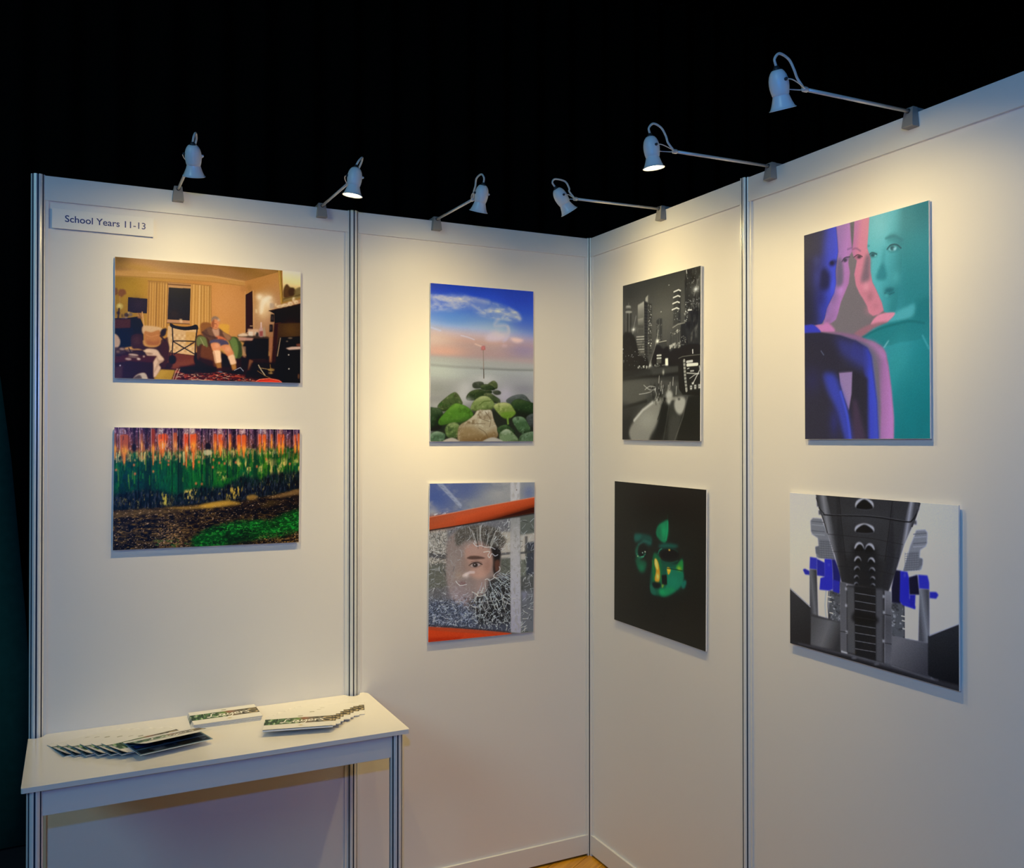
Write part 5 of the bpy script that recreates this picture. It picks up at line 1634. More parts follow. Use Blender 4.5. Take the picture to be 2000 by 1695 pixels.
    # lilac profile facing right
    lil = [(272, 235), (362, 205), (368, 300), (372, 370), (370, 400), (350, 430), (348, 470), (358, 530), (350, 600), (325, 660), (300, 720), (282, 790), (268, 830), (240, 850), (190, 855),
           (205, 800), (215, 740), (240, 680), (265, 640), (270, 540), (278, 480), (285, 420), (280, 330)]
    c.P(lil, 'b074a8', 1, 2)
    c.G(lil, [(0, 'a070a4'), (.6, 'b878b0'), (1, 'b474a4')], (275, 500), (355, 500), .9, 2)
    c.S([(285, 440), (310, 460), (318, 540), (310, 610), (275, 620), (270, 540)], '5c5864', .85, 16)
    c.S([(310, 455), (330, 435), (355, 430), (345, 455), (325, 466)], '7c5c80', .8, 5)
    c.E((328, 450), 12, 12, '3a3044', .95, 4)
    c.L([(308, 462), (326, 436), (358, 430)], 6, '3c3048', .9, 3, True)
    c.L([(345, 382), (372, 372)], 10, '7c5484', .7, 8)
    c.glow((255, 690), 26, '8c6490', .7, 40)
    c.glow((300, 640), 20, 'cc8cc4', .6, 26)
    c.glow((240, 800), 30, '9c6c98', .6, 30)
    c.glow((215, 840), 20, '94648c', .7)
    c.S([(130, 862), (180, 860), (220, 850), (265, 905), (180, 910)], 'd47cac', .95, 6)
    c.P([(360, 205), (388, 200), (380, 330), (374, 380), (366, 300)], '5c5a5c', 1, 3)
    # blue figure, left
    blue = [(20, 290), (67, 290), (272, 236), (280, 330), (284, 400), (274, 460), (268, 520), (270, 600), (258, 660), (235, 710), (210, 760), (198, 820), (180, 855), (130, 865), (20, 870)]
    c.P(blue, '2c2c58', 1, 2)
    c.G(blue, [(0, '2a2838'), (.4, '2a2c5c'), (.75, '3440b0'), (1, '3a48c8')], (80, 500), (275, 470), 1, 3)
    c.P([(60, 280), (200, 250), (190, 420), (60, 440)], '34323c', .7, 30)
    c.glow((230, 360), 40, '4048b0', .5, 70)
    c.S([(225, 470), (250, 450), (275, 455), (262, 485), (235, 490)], '1c1c54', .8, 8)
    c.E((245, 470), 12, 12, '10102c', .8, 5)
    c.S([(130, 440), (160, 430), (170, 470), (140, 490)], '3c3e6c', .6, 14)
    c.S([(165, 560), (190, 500), (230, 540), (225, 630), (170, 640)], '14142c', .8, 18)
    c.glow((150, 560), 24, '3a3c84', .6, 60)
    c.glow((250, 620), 16, '4a58e0', .6, 50)
    c.glow((170, 700), 30, '242664', .7, 60)
    c.glow((190, 760), 26, '303aa0', .6, 40)
    c.P([(20, 600), (110, 620), (150, 860), (20, 860)], '1f2030', .6, 34)
    c.S([(20, 868), (80, 866), (130, 865), (175, 915), (100, 925), (20, 925)], '3038b8', .95, 5)
    # shoulders and arms
    body = [(20, 920), (180, 912), (300, 930), (400, 965), (470, 1010), (495, 1060), (510, 1180), (530, 1350), (542, 1650), (20, 1650)]
    lilb = [(180, 910), (280, 912), (380, 920), (440, 945), (500, 965), (550, 995), (580, 1030), (600, 1100), (620, 1260), (636, 1450), (634, 1650), (480, 1650), (480, 1100), (380, 985)]
    c.P(lilb, '6c6468', 1, 2)
    c.G([(500, 970), (560, 1000), (585, 1045), (602, 1120), (622, 1280), (636, 1450), (634, 1650), (545, 1650), (552, 1400), (540, 1150), (520, 1060), (470, 990)], [(0, '7a6478'), (.4, 'a86c9c'), (1, 'c078b0')], (530, 1300), (620, 1300), .95, 8)
    c.S([(440, 960), (500, 965), (560, 1005), (590, 1060), (560, 1080), (510, 1010)], 'b478a4', .8, 14)
    c.S([(180, 908), (300, 912), (420, 935), (470, 975), (400, 960), (300, 930)], '9c6484', .8, 8)
    c.P(body, '282634', 1, 3)
    c.G([(380, 960), (470, 1010), (495, 1060), (510, 1180), (530, 1350), (542, 1650), (455, 1650), (460, 1300), (440, 1120), (360, 1060)], [(0, '2a2a50'), (.5, '3440b4'), (1, '3c4cd0')], (440, 1300), (525, 1290), .95, 12)
    c.S([(260, 950), (380, 970), (470, 1030), (490, 1110), (440, 1140), (330, 1070), (270, 1010)], '343a8c', .65, 34)
    c.P([(60, 930), (280, 960), (300, 1160), (60, 1160)], '24222e', .7, 34)
    c.P([(280, 1150), (375, 1150), (470, 1200), (470, 1600), (375, 1600), (350, 1420), (300, 1250)], '24222a', .9, 10)
    c.P([(375, 1330), (400, 1340), (460, 1590), (370, 1590)], '4a3448', .7, 20)
    c.P([(288, 1165), (373, 1158), (368, 1300), (350, 1405), (320, 1320), (296, 1240)], '94789c', 1, 3)
    c.L([(290, 1165), (374, 1158)], 8, '3c3444', .7, 5)
    c.S([(185, 1180), (260, 1180), (300, 1270), (340, 1400), (372, 1600), (330, 1600), (270, 1400), (210, 1280)], '3440a8', .9, 22)
    c.L([(300, 1290), (340, 1440), (360, 1590)], 18, '4050cc', .8, 14, True)
    c.P([(60, 1160), (180, 1160), (240, 1400), (300, 1600), (60, 1600)], '26242e', .6, 40)
    c.glow((120, 1220), 50, '2a2850', .6, 80)
    c.glow((255, 1480), 30, '2a2c74', .6, 90)
    c.L([(175, 1030), (192, 1055)], 6, '6c7488', .7, 5)
    c.a = 0.05 + 0.95 * c.a * np.array([0.96, 0.96, 1.02])
    c.grain(0.012)
    return c


def paint_bridge():
    c = Canvas([(88, 90), (1357, 181), (1363, 1574), (84, 1224)], (0.580, 0.441), 0.00128)
    c.P([(20, 20), (1450, 20), (1450, 1650), (20, 1650)], 'c4c4c8')
    c.G([(20, 20), (1450, 20), (1450, 1250), (20, 1250)], [(0, 'c4bdba'), (.4, 'c0bcc2'), (1, 'a4a2ac')], (90, 500), (1360, 600))
    # far buildings mirrored left and right
    for m in (0, 1):
        def X(x, y):
            return (x, y) if not m else (1354 - (x - 10) * .98, y + 5 + (x / 1300) * 0 + 80 + (350 - x) * .0)
        b1 = [(245, 300), (262, 280), (330, 285), (345, 330), (375, 400), (430, 590), (290, 575), (280, 500), (305, 490), (300, 430), (262, 405), (248, 380)]
        c.P([X(*p) for p in b1], '6e7076', 1, 3)
        c.P([X(*p) for p in [(310, 440), (380, 445), (430, 590), (300, 580), (312, 500)]], '62646a', 1, 3)
        for y in range(455, 580, 17):
            c.L([X(312, y), X(415, y + 6)], 4, '484a50', .7, 2)
        for x in range(325, 420, 18):
            c.L([X(x, 450), X(x + 4, 585)], 3, '484a50', .6, 2)
        for y in (305, 330, 375, 400):
            c.L([X(255, y), X(350, y + 8)], 7, '8c8e94' if y in (330, 400) else '4c4e54', .7, 4)
        c.P([X(*p) for p in [(282, 495), (312, 490), (312, 560), (284, 545)]], '54565c', .9, 3)
    # drum windows behind the legs
    for q, w in (([(385, 820), (470, 830), (470, 1070), (375, 1050)], 0), ([(850, 905), (950, 920), (950, 1180), (850, 1165)], 0)):
        c.P(q, '45474b', 1, 3)
        c.tex(q, 'a4a6aa', c.noise(26, 20, 3, 141), .2, .9, .7)
        c.tex(q, '1c1d20', c.noise(30, 24, 3, 142), .1, .9, .7)
    c.L([(360, 830), (352, 940), (362, 1040)], 14, '9a9ca4', .9, 4, True)
    c.L([(380, 830), (374, 940), (382, 1045)], 8, '34363a', .9, 3, True)
    c.L([(965, 930), (990, 1050), (980, 1180)], 16, 'a4a6ae', .9, 4, True)
    c.L([(948, 930), (950, 1175)], 9, '2c2e32', .9, 3)
    for x, y in ((376, 870), (378, 905), (388, 990), (930, 1010), (935, 1045), (940, 1105)):
        c.L([(x, y), (x + 22, y + 5)], 8, 'd0d2d6', .8, 3)
    # blue struts
    B = '22248e'
    c.P([(240, 572), (292, 580), (292, 668), (236, 662)], '2a2c98', 1, 2)
    c.P([(292, 585), (352, 615), (352, 720), (292, 710)], '1e2088', 1, 2)
    c.P([(350, 585), (405, 588), (412, 690), (412, 815), (380, 825), (310, 818), (318, 730), (350, 720)], '2224a0', 1, 2)
    c.P([(405, 588), (430, 590), (470, 700), (470, 750), (462, 840), (415, 825), (412, 690)], '16185c', 1, 2)
    c.P([(412, 740), (465, 755), (460, 845), (412, 830)], '20228e', 1, 3)
    c.P([(185, 668), (200, 660), (236, 678), (236, 708), (202, 704)], '22248e', 1, 2)
    c.P([(374, 620), (392, 620), (392, 640), (374, 640)], '4a4cb8', .6, 6)
    c.P([(880, 665), (925, 672), (925, 920), (855, 910), (855, 800)], '0e0f24', 1, 3)
    c.P([(920, 672), (975, 680), (990, 740), (990, 880), (1035, 940), (1032, 960), (940, 930), (915, 900)], '1e20a0', 1, 2)
    c.P([(985, 720), (1050, 700), (1065, 850), (990, 850)], '0c0e24', 1, 3)
    c.P([(990, 850), (1035, 850), (1030, 955), (990, 935)], '1a1c88', 1, 2)
    c.P([(1055, 700), (1125, 705), (1138, 760), (1138, 810), (1062, 805)], '2426a4', 1, 2)
    c.P([(1140, 828), (1190, 828), (1208, 850), (1190, 880), (1140, 875)], '22248e', 1, 2)
    c.P([(945, 690), (965, 690), (962, 720), (944, 720)], '4648b4', .5, 6)
    # grey piers
    c.G([(236, 662), (290, 668), (300, 1030), (236, 1000)], [(0, '3c3d40'), (.4, '5c5d60'), (1, '2e2f32')], (236, 850), (298, 850), 1, 2)
    c.G([(1065, 803), (1138, 810), (1140, 1215), (1055, 1200)], [(0, '3c3d42'), (.5, '686a70'), (1, '3a3b40')], (1058, 1000), (1140, 1000), 1, 2)
    # low walls
    c.P([(60, 800), (85, 805), (240, 945), (250, 1000), (470, 1060), (470, 1300), (60, 1240)], '323234', 1, 2)
    c.G([(60, 810), (240, 950), (250, 1260), (60, 1240)], [(0, '2a2a2c'), (1, '1a1a1c')], (90, 900), (200, 1240), 1, 3)
    c.L([(84, 808), (240, 948)], 7, '9a9aa0', .8, 3)
    c.G([(246, 1020), (470, 1065), (470, 1290), (240, 1240)], [(0, '444446'), (.5, '5a5a5c'), (1, '2a2a2c')], (260, 1080), (440, 1240), 1, 4)
    c.P([(850, 1160), (1140, 1215), (1150, 1480), (850, 1380)], '4a4a50', 1, 3)
    c.G([(850, 1160), (1140, 1215), (1150, 1480), (850, 1380)], [(0, '5a5a5e'), (1, '2a2a30')], (900, 1200), (1080, 1450), .9, 4)
    c.P([(1130, 1160), (1400, 1055), (1400, 1650), (1130, 1450)], '15171b', 1, 3)
    c.G([(1130, 1160), (1400, 1060), (1400, 1650), (1130, 1450)], [(0, '1e2024'), (1, '0c0e12')], (1200, 1150), (1300, 1500), .9, 3)
    c.L([(1140, 1156), (1360, 1062)], 8, '8c8c9a', .6, 4)
    # bridge belly
    belly = [(280, 60), (1075, 120), (1060, 210), (1020, 310), (950, 470), (890, 660), (830, 830), (480, 760), (430, 560), (370, 380), (320, 220), (295, 160)]
    c.P(belly, '2c2c2e', 1, 2)
    c.G([(283, 80), (360, 90), (400, 250), (450, 450), (500, 760), (480, 760), (430, 560), (370, 380), (320, 220)], [(0, '3c3c3e'), (.45, '7c7c80'), (1, '2e2e30')], (330, 300), (410, 285), .95, 4)
    c.G([(1072, 125), (1000, 120), (940, 330), (880, 560), (825, 830), (845, 790), (890, 660), (950, 470), (1020, 310)], [(0, '2e2e32'), (.5, '8c8c94'), (1, '3a3a3e')], (930, 430), (985, 450), .95, 4)
    c.P([(440, 100), (460, 100), (490, 480), (560, 770), (480, 760), (450, 500)], '202022', .7, 10)
    c.P([(860, 150), (845, 330), (815, 560), (780, 800), (830, 830), (880, 560)], '1e1e22', .7, 10)
    c.glow((650, 280), 190, '363638', .6, 60)
    c.P([(560, 480), (750, 500), (740, 830), (570, 810)], '141416', .85, 26)
    c.P([(500, 560), (810, 590), (790, 820), (510, 780)], '18181a', .6, 26)
    for q in ([(460, 100), (480, 330), (510, 600)], [(862, 150), (840, 340), (805, 600)]):
        c.L(q, 5, '121214', .8, 3)
    for y0, y1 in ((255, 300), (400, 470), (520, 590), (610, 680)):
        pass
    c.L([(310, 205), (345, 245), (380, 258), (700, 268), (960, 305), (1010, 295), (1040, 250)], 9, '121214', .9, 3, True)
    c.L([(330, 230), (380, 252), (700, 262), (960, 298)], 3, '5c5c60', .6, 2, True)
    for q in ([(375, 400), (700, 430), (940, 475)], [(420, 530), (700, 545), (910, 580)], [(450, 640), (650, 650), (870, 700)]):
        c.L(q, 4, '161618', .7, 3)
    c.L([(290, 130), (320, 230), (345, 300), (372, 390)], 10, '1e1e20', .8, 4)
    c.L([(1068, 170), (1040, 260), (1010, 340)], 10, '1e1e20', .8, 4)
    for x, y in ((305, 180), (318, 240), (1050, 200), (1032, 310)):
        c.P([(x - 12, y - 18), (x + 10, y - 14), (x + 12, y + 16), (x - 10, y + 14)], '3c3c40', .9, 4)
    # pairs of arched openings along the belly
    for cx_, y, w, h in ((652, 175, 68, 42), (652, 358, 72, 36)):
        c.S([(cx_ - w, y + h * .5), (cx_ - w * .9, y - h * .5), (cx_ - w * .3, y - h * 1.05), (cx_ + w * .3, y - h * 1.0), (cx_ + w * .92, y - h * .4), (cx_ + w, y + h * .6), (cx_ + w * .5, y + h * .95), (cx_ - w * .5, y + h * .9)], 'a4a4aa', .95, 3)
        c.S([(cx_ - w * .92, y + h * .7), (cx_ - w * .7, y - h * .1), (cx_, y - h * .85), (cx_ + w * .72, y - h * .05), (cx_ + w * .95, y + h * .75), (cx_ + w * .4, y + h), (cx_ - w * .4, y + h * .95)], '101012', 1, 3)
    for y, w, h, hw in ((492, 76, 34, 36), (590, 78, 26, 26), (658, 80, 20, 22), (722, 80, 16, 18), (772, 80, 13, 16)):
        for s_ in (-1, 1):
            ox, yy = 652 + s_ * (w - hw), y + (s_ > 0) * 8
            c.S([(ox - hw, yy + h * .5), (ox - hw * .7 , yy - h * .6), (ox, yy - h), (ox + hw * .7, yy - h * .6), (ox + hw, yy + h * .5), (ox, yy + h * .2)], 'a0a0a6' if y < 600 else '808086', .95, 3)
            c.S([(ox - hw * .9 - s_ * 5, yy + h * .9), (ox - hw * .6 - s_ * 5, yy - h * .1), (ox - s_ * 7, yy - h * .5), (ox + hw * .6 - s_ * 5, yy - h * .05), (ox + hw * .85 - s_ * 3, yy + h * .8), (ox - s_ * 6, yy + h)], '0e0e10', 1, 3)
    # stair and central legs
    c.P([(465, 755), (510, 765), (520, 800), (520, 1290), (468, 1275)], '4e4e52', 1, 3)
    c.P([(805, 822), (850, 830), (855, 1080), (852, 1385), (800, 1375)], '505054', 1, 3)
    c.G([(805, 822), (850, 830), (855, 1080), (852, 1385), (800, 1375)], [(0, '77777c'), (.4, '38383c'), (1, '505056')], (828, 840), (828, 1370), .7, 4)
    c.P([(520, 780), (800, 810), (795, 1370), (520, 1300)], '242426', 1, 3)
    c.P([(520, 790), (575, 800), (580, 1300), (522, 1290)], '48484a', .85, 8)
    c.P([(735, 810), (790, 815), (785, 1365), (735, 1350)], '46464a', .85, 8)
    c.P([(575, 790), (735, 805), (735, 1350), (580, 1310)], '161618', 1, 4)
    for i in range(8):
        y = 840 + i * 60
        c.L([(580, y), (732, y + 24)], 4.5, '707074', .75, 2)
    c.S([(560, 1000), (600, 980), (740, 1020), (750, 1060), (650, 1080), (560, 1050)], '0c0c0e', .8, 16)
    c.L([(518, 790), (518, 1285)], 5, '0e0e10', .9, 3)
    c.L([(800, 830), (796, 1370)], 6, '0e0e10', .9, 3)
    for x, y in ((512, 810), (512, 935), (515, 1135), (795, 865), (797, 985), (793, 1200)):
        c.P([(x - 8, y - 12), (x + 8, y - 10), (x + 8, y + 12), (x - 8, y + 10)], 'a0a0a4', .8, 3)
    for x0, x1, y in ((468, 518, 1130), (805, 850, 1000), (805, 852, 1215)):
        c.L([(x0, y), (x1, y + 8)], 5, '18181a', .8, 3)
    # ground
    c.P([(60, 1195), (480, 1290), (860, 1385), (1130, 1470), (1400, 1540), (1400, 1650), (60, 1300)], '242428', 1, 8)
    c.L([(150, 1225), (480, 1300), (860, 1400), (1200, 1490)], 12, '3c3c42', .7, 10)
    c.P([(60, 1215), (700, 1375), (1400, 1580), (1400, 1680), (60, 1300)], '0f0f12', .8, 12)
    for x, y in ((570, 1330), (740, 1375)):
        c.E((x, y), 20, 9, '55555a', .8, 5)
    c.grain(0.010)
    return c


PAINT = {1: paint_living_room, 2: paint_groyne, 3: paint_seaside, 4: paint_broken_glass, 5: paint_city, 6: paint_green_face, 7: paint_portraits, 8: paint_bridge}


def ink_grid(name, ink, place):
    """Mesh with one point per ink sample; place(u, v) -> arrays x, y, z with v = 0 at the top edge."""
    H, W = ink.shape[:2]
    u, v = np.meshgrid(np.linspace(0, 1, W), np.linspace(0, 1, H))
    x, y, z = place(u, v)
    co = np.stack([x, y, z], -1).reshape(-1, 3).astype(np.float32)
    me = bpy.data.meshes.new(name)
    i = np.arange((H - 1) * (W - 1))
    r, q = i // (W - 1), i % (W - 1)
    a = r * W + q
    f = np.stack([a + W, a + W + 1, a + 1, a], -1).astype(np.int32)
    n = len(f)
    me.vertices.add(len(co))
    me.vertices.foreach_set('co', co.ravel())
    me.loops.add(n * 4)
    me.loops.foreach_set('vertex_index', f.ravel())
    me.polygons.add(n)
    me.polygons.foreach_set('loop_start', np.arange(n, dtype=np.int32) * 4)
    me.polygons.foreach_set('loop_total', np.full(n, 4, np.int32))
    me.update(calc_edges=True)
    at = me.color_attributes.new('ink', 'FLOAT_COLOR', 'POINT')
    at.data.foreach_set('color', np.c_[ink.reshape(-1, 3), np.ones(H * W)].astype(np.float32).ravel())
    return me


# number: wall, centre along wall, centre height, width, height, roll, label
PRINTS = {
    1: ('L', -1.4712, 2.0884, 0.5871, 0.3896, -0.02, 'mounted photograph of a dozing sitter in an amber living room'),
    2: ('L', -1.4737, 1.5369, 0.5861, 0.3936, -0.5, 'mounted photograph of rusty orange and green weed-covered piling, under the living room print'),
    3: ('L', -0.4828, 1.9853, 0.4301, 0.5943, -0.05, 'tall mounted photograph of mossy boulders and a marker post in misty sea'),
    4: ('L', -0.4843, 1.2328, 0.4383, 0.5924, -0.6, 'tall mounted photograph of a face behind shattered glass between red rails'),
    5: ('R', -0.5153, 1.9881, 0.4941, 0.5915, -0.5, 'mounted black and white photograph of city towers at night'),
    6: ('R', -0.4989, 1.2610, 0.5846, 0.5401, -0.5, 'dark mounted photograph of a green and orange lit face fading into black'),
    7: ('R', -1.4771, 1.9925, 0.4367, 0.5894, 0.2, 'tall mounted photograph of overlapping blue, pink and teal portraits'),
    8: ('R', -1.4862, 1.3183, 0.5822, 0.4427, 0.0, 'mounted photograph of a mirrored grey bridge underside with blue struts'),
}


# brightness of plain white in each print's place, four rows of four samples (display red; green and blue follow the lamps' warmth)
WHITE = {
    1: ((213, 255, 228, 199), (219, 255, 241, 212), (218, 255, 248, 215), (211, 255, 249, 217)),
    2: ((195, 227, 229, 218), (184, 206, 212, 213), (171, 189, 199, 204), (164, 178, 190, 199)),
    3: ((238, 219, 199, 188), (255, 250, 225, 212), (255, 255, 234, 213), (255, 255, 227, 209)),
    4: ((238, 231, 214, 196), (213, 209, 199, 188), (191, 190, 185, 176), (178, 177, 173, 170)),
    5: ((215, 255, 255, 253), (229, 255, 255, 255), (222, 248, 255, 243), (208, 221, 223, 221)),
    6: ((193, 199, 199, 199), (182, 185, 186, 185), (171, 174, 174, 173), (163, 165, 164, 166)),
    7: ((245, 253, 255, 252), (253, 254, 255, 244), (236, 235, 232, 217), (218, 214, 203, 193)),
    8: ((203, 191, 175, 162), (190, 179, 165, 153), (176, 168, 156, 142), (166, 159, 148, 135)),
}


def photo_print(k):
    side, along, zc, w, h, roll, label = PRINTS[k]
    if side == 'L':
        root = empty('photo_print', (along, 0, zc - h / 2))
    else:
        root = empty('photo_print', (0, along, zc - h / 2), -math.pi / 2)
    tag(root, label, 'photograph', 'photographs mounted on the booth walls')
    cr_, sr_ = math.cos(math.radians(roll)), math.sin(math.radians(roll))

    def rot(x, z):
        return x * cr_ - z * sr_, x * sr_ + z * cr_
    yb, yf = -0.0068, -0.0119
    bm = bmesh.new()
    v = []
    for y in (yb, yf):
        for x, z in ((-w / 2, -h / 2), (w / 2, -h / 2), (w / 2, h / 2), (-w / 2, h / 2)):
            a, b = rot(x, z)
            v.append(bm.verts.new((a, y, b + h / 2)))
    for f in ((0, 1, 2, 3), (4, 5, 6, 7), (0, 1, 5, 4), (1, 2, 6, 5), (2, 3, 7, 6), (3, 0, 4, 7)):
        bm.faces.new([v[i] for i in f])
    link('board', mesh_bm(bm, 'board'), M_BOARD, root)
    for sx in (-1, 1):
        for sz in (0.2, 0.8):
            box('mounting_pad', (sx * w * 0.3 - 0.02, yb, h * sz - 0.01), (sx * w * 0.3 + 0.02, -0.002, h * sz + 0.01), M_GLAND, root)
    c = PAINT[k]()

    def place(u, vv):
        x, z = (u - 0.5) * w * 0.9985, (0.5 - vv) * h * 0.9985
        return x * cr_ - z * sr_, np.full_like(x, yf - 0.0001), x * sr_ + z * cr_ + h / 2
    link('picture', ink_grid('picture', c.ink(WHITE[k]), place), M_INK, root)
    return root


for k in PRINTS:
    photo_print(k)

# ------------------------------------------------------------------ clip-on picture lamps
def beam_shape(d, core, skirt):
    """Reflector bulb: bright core, long soft skirt (strength by angle from the lamp's axis)."""
    d.use_nodes = True
    nt = d.node_tree
    em = nt.nodes['Emission']
    em.inputs['Color'].default_value = (1, 1, 1, 1)
    tc = nt.nodes.new('ShaderNodeTexCoord')
    sx = nt.nodes.new('ShaderNodeSeparateXYZ')
    ab = nt.nodes.new('ShaderNodeMath')
    ab.operation = 'ABSOLUTE'
    ac = nt.nodes.new('ShaderNodeMath')
    ac.operation = 'ARCCOSINE'
    dv = nt.nodes.new('ShaderNodeMath')
    dv.operation = 'DIVIDE'
    dv.inputs[1].default_value = math.pi / 2
    cr = nt.nodes.new('ShaderNodeValToRGB')
    nt.links.new(tc.outputs['Normal'], sx.inputs[0])
    nt.links.new(sx.outputs['Z'], ab.inputs[0])
    nt.links.new(ab.outputs[0], ac.inputs[0])
    nt.links.new(ac.outputs[0], dv.inputs[0])
    nt.links.new(dv.outputs[0], cr.inputs['Fac'])
    el = cr.color_ramp.elements
    while len(el) > 2:
        el.remove(el[-1])
    prof = [(a, core * np.interp(a, *zip(*CORE)) + skirt * np.interp(a, *zip(*SKIRT))) for a in (0, 8, 16, 24, 32, 40, 48, 56, 63, 70, 80)]
    top = prof[0][1]
    d.energy = SPOT_W * top
    for i, (deg, v) in enumerate([(a, p / top) for a, p in prof]):
        e = el[i] if i < 2 else el.new(deg / 90)
        e.position = deg / 90
        e.color = (v, v, v, 1)
    nt.links.new(cr.outputs['Color'], em.inputs['Strength'])


CORE = ((0, 1.0), (8, 0.88), (16, 0.6), (24, 0.3), (32, 0.12), (40, 0.03), (48, 0.0), (90, 0.0))
SKIRT = ((0, 0.3), (20, 0.3), (35, 0.27), (50, 0.2), (60, 0.13), (70, 0.055), (80, 0.008), (90, 0.0))


def spot_lamp(label, wall_side, along, tilt, side=0.0, bulb=(1.0, 1.0), loop_side=0.0, u_head=0.452, sag=0.0):
    """wall_side 'L' or 'R'; along = position along the wall (world x or y).
    Local frame: u = out from the wall, v = along it, w = height."""
    root = empty('spot_lamp', (along, 0, 2.48) if wall_side == 'L' else (0, along, 2.48))
    tag(root, label, 'lamp', 'clip-on spot lamps along the top of the booth walls')

    def P(u, v, w):
        # to root-local coordinates
        return Vector((v, -u, w - 2.48)) if wall_side == 'L' else Vector((-u, v, w - 2.48))

    def D(u, v, w):
        return Vector((v, -u, w)) if wall_side == 'L' else Vector((-u, v, w))

    # clamp: tapered block in front of the header rail, lip over its top, short tongue behind
    bm = bmesh.new()
    lo, hi = [], []
    for s in (-1, 1):
        for uu in (0.0115, 0.0335):
            lo.append((s, uu))
    fr = []
    for w, hw, uo in ((2.4795, 0.0165, 0.034), (2.4815, 0.0172, 0.036), (2.505, 0.0150, 0.033), (2.5285, 0.0125, 0.029), (2.5300, 0.0118, 0.027)):
        fr.append([bm.verts.new(P(0.0115, -hw, w)), bm.verts.new(P(uo, -hw, w)), bm.verts.new(P(uo, hw, w)), bm.verts.new(P(0.0115, hw, w))])
    for a, b in zip(fr, fr[1:]):
        for k in range(4):
            bm.faces.new((a[k], a[(k + 1) % 4], b[(k + 1) % 4], b[k]))
    bm.faces.new(fr[0])
    bm.faces.new(fr[-1][::-1])

    def slab(u0, u1, hw, w0, w1):
        v = [bm.verts.new(P(u, vv, w)) for w in (w0, w1) for u, vv in ((u0, -hw), (u1, -hw), (u1, hw), (u0, hw))]
        for f in ((0, 1, 2, 3), (4, 5, 6, 7), (0, 1, 5, 4), (1, 2, 6, 5), (2, 3, 7, 6), (3, 0, 4, 7)):
            bm.faces.new([v[i] for i in f])
    slab(-0.030, 0.0115, 0.0115, 2.5180, 2.5290)
    slab(-0.030, -0.0115, 0.0115, 2.495, 2.5180)
    link('clamp', mesh_bm(bm, 'clamp'), M_CLAMP, root)
    # arm tube, collar
    a0, a1 = P(0.024, 0, 2.520), P(0.374, 0, 2.514 + sag)
    tube('arm', [a0, a0.lerp(a1, 0.5), a1], 0.0044, M_ARM, root, 12)
    ax = (a1 - a0).normalized()
    col = lathe('collar', [(0, 0), (0.006, 0), (0.0064, 0.002), (0.0064, 0.012), (0.0052, 0.014), (0, 0.014)], a1 - ax * 0.008, ax, M_ARM, root, 16)
    # dark ferrule where the arm enters the clamp
    lathe('ferrule', [(0, 0), (0.0062, 0), (0.0062, 0.004), (0, 0.004)], P(0.0285, 0, 2.5199), ax, M_GLAND, root, 14)
    # head axis
    th = math.radians(tilt)
    sd = math.radians(side)
    axis = D(-math.sin(th), math.sin(sd), -math.cos(th)).normalized()
    piv = P(u_head, 0, 2.516)
    top = piv - axis * 0.0275          # crown of the body
    body = [(0, 0.0), (0.0095, 0.0), (0.0125, 0.0012), (0.0165, 0.006), (0.0198, 0.0125), (0.0220, 0.021), (0.0229, 0.030),
            (0.0226, 0.039), (0.0213, 0.048), (0.0196, 0.0555), (0.0190, 0.056), (0.0, 0.056)]
    lathe('body', body, top, axis, M_LAMP, root)
    sh = [(0.0184, 0.0550), (0.0190, 0.0585), (0.0212, 0.066), (0.0240, 0.0745), (0.0270, 0.0815), (0.0298, 0.0862), (0.0312, 0.0862), (0.0316, 0.0868), (0.0314, 0.0878),
          (0.0298, 0.0876), (0.0260, 0.0812), (0.0230, 0.0745), (0.0202, 0.066), (0.0180, 0.0585), (0.0176, 0.0550)]
    lathe('shade', sh, top, axis, M_SHADE, root)
    lathe('bulb', [(0, 0.0665), (0.0150, 0.0670), (0.0195, 0.0690), (0.0223, 0.0765), (0.0180, 0.0788), (0.009, 0.0802), (0, 0.0806)], top, axis, M_BULB, root)
    lathe('cable_gland', [(0, 0.002), (0.0085, 0.002), (0.0085, -0.0035), (0.006, -0.005), (0.005, -0.009), (0, -0.009)], top, axis, M_GLAND, root, 16)
    # pivots and wire fork
    vdir = D(0, 1, 0)
    for s in (-1, 1):
        pv = piv + vdir * s * 0.0222
        lathe('pivot_knob', [(0, 0), (0.0038, 0), (0.0038, 0.004), (0.0024, 0.0062), (0, 0.0062)], pv, vdir * s, M_GLAND if s < 0 else M_LAMP, root, 12)
        q = [pv + vdir * s * 0.0042, piv + vdir * s * 0.0262 + D(-0.018, 0, 0.001), a1.lerp(piv, 0.45) + vdir * s * 0.0195, a1 + vdir * s * 0.009 + ax * 0.010, a1 + vdir * s * 0.0045 + ax * 0.001]
        tube('fork_wire', spline(q, 6), 0.0014, M_ARM, root, 8)
    # supply cable looping from the gland back to the arm
    g = top - axis * 0.008
    out = -axis
    pts = [g, g + out * 0.016 + D(0.001, loop_side * 0.004, 0), g + out * 0.027 + D(-0.016, loop_side * 0.012, 0.004),
           g + D(-0.038, loop_side * 0.016, 0.023), g + D(-0.054, loop_side * 0.012, 0.002), a1 + D(0.022, loop_side * 0.008, 0.022), a1 + ax * 0.004 + D(0, 0, 0.004)]
    tube('cable', spline(pts, 7), 0.0031, M_CABLE, root, 8)
    # the light it gives
    d = bpy.data.lights.new('spot_lamp_beam', 'SPOT')
    d.color = SPOT_COL
    d.spot_size = math.radians(170)
    d.spot_blend = 0.1
    beam_shape(d, *bulb)
    d.shadow_soft_size = 0.016
    lo_ = bpy.data.objects.new('spot_lamp_beam', d)
    COL.objects.link(lo_)
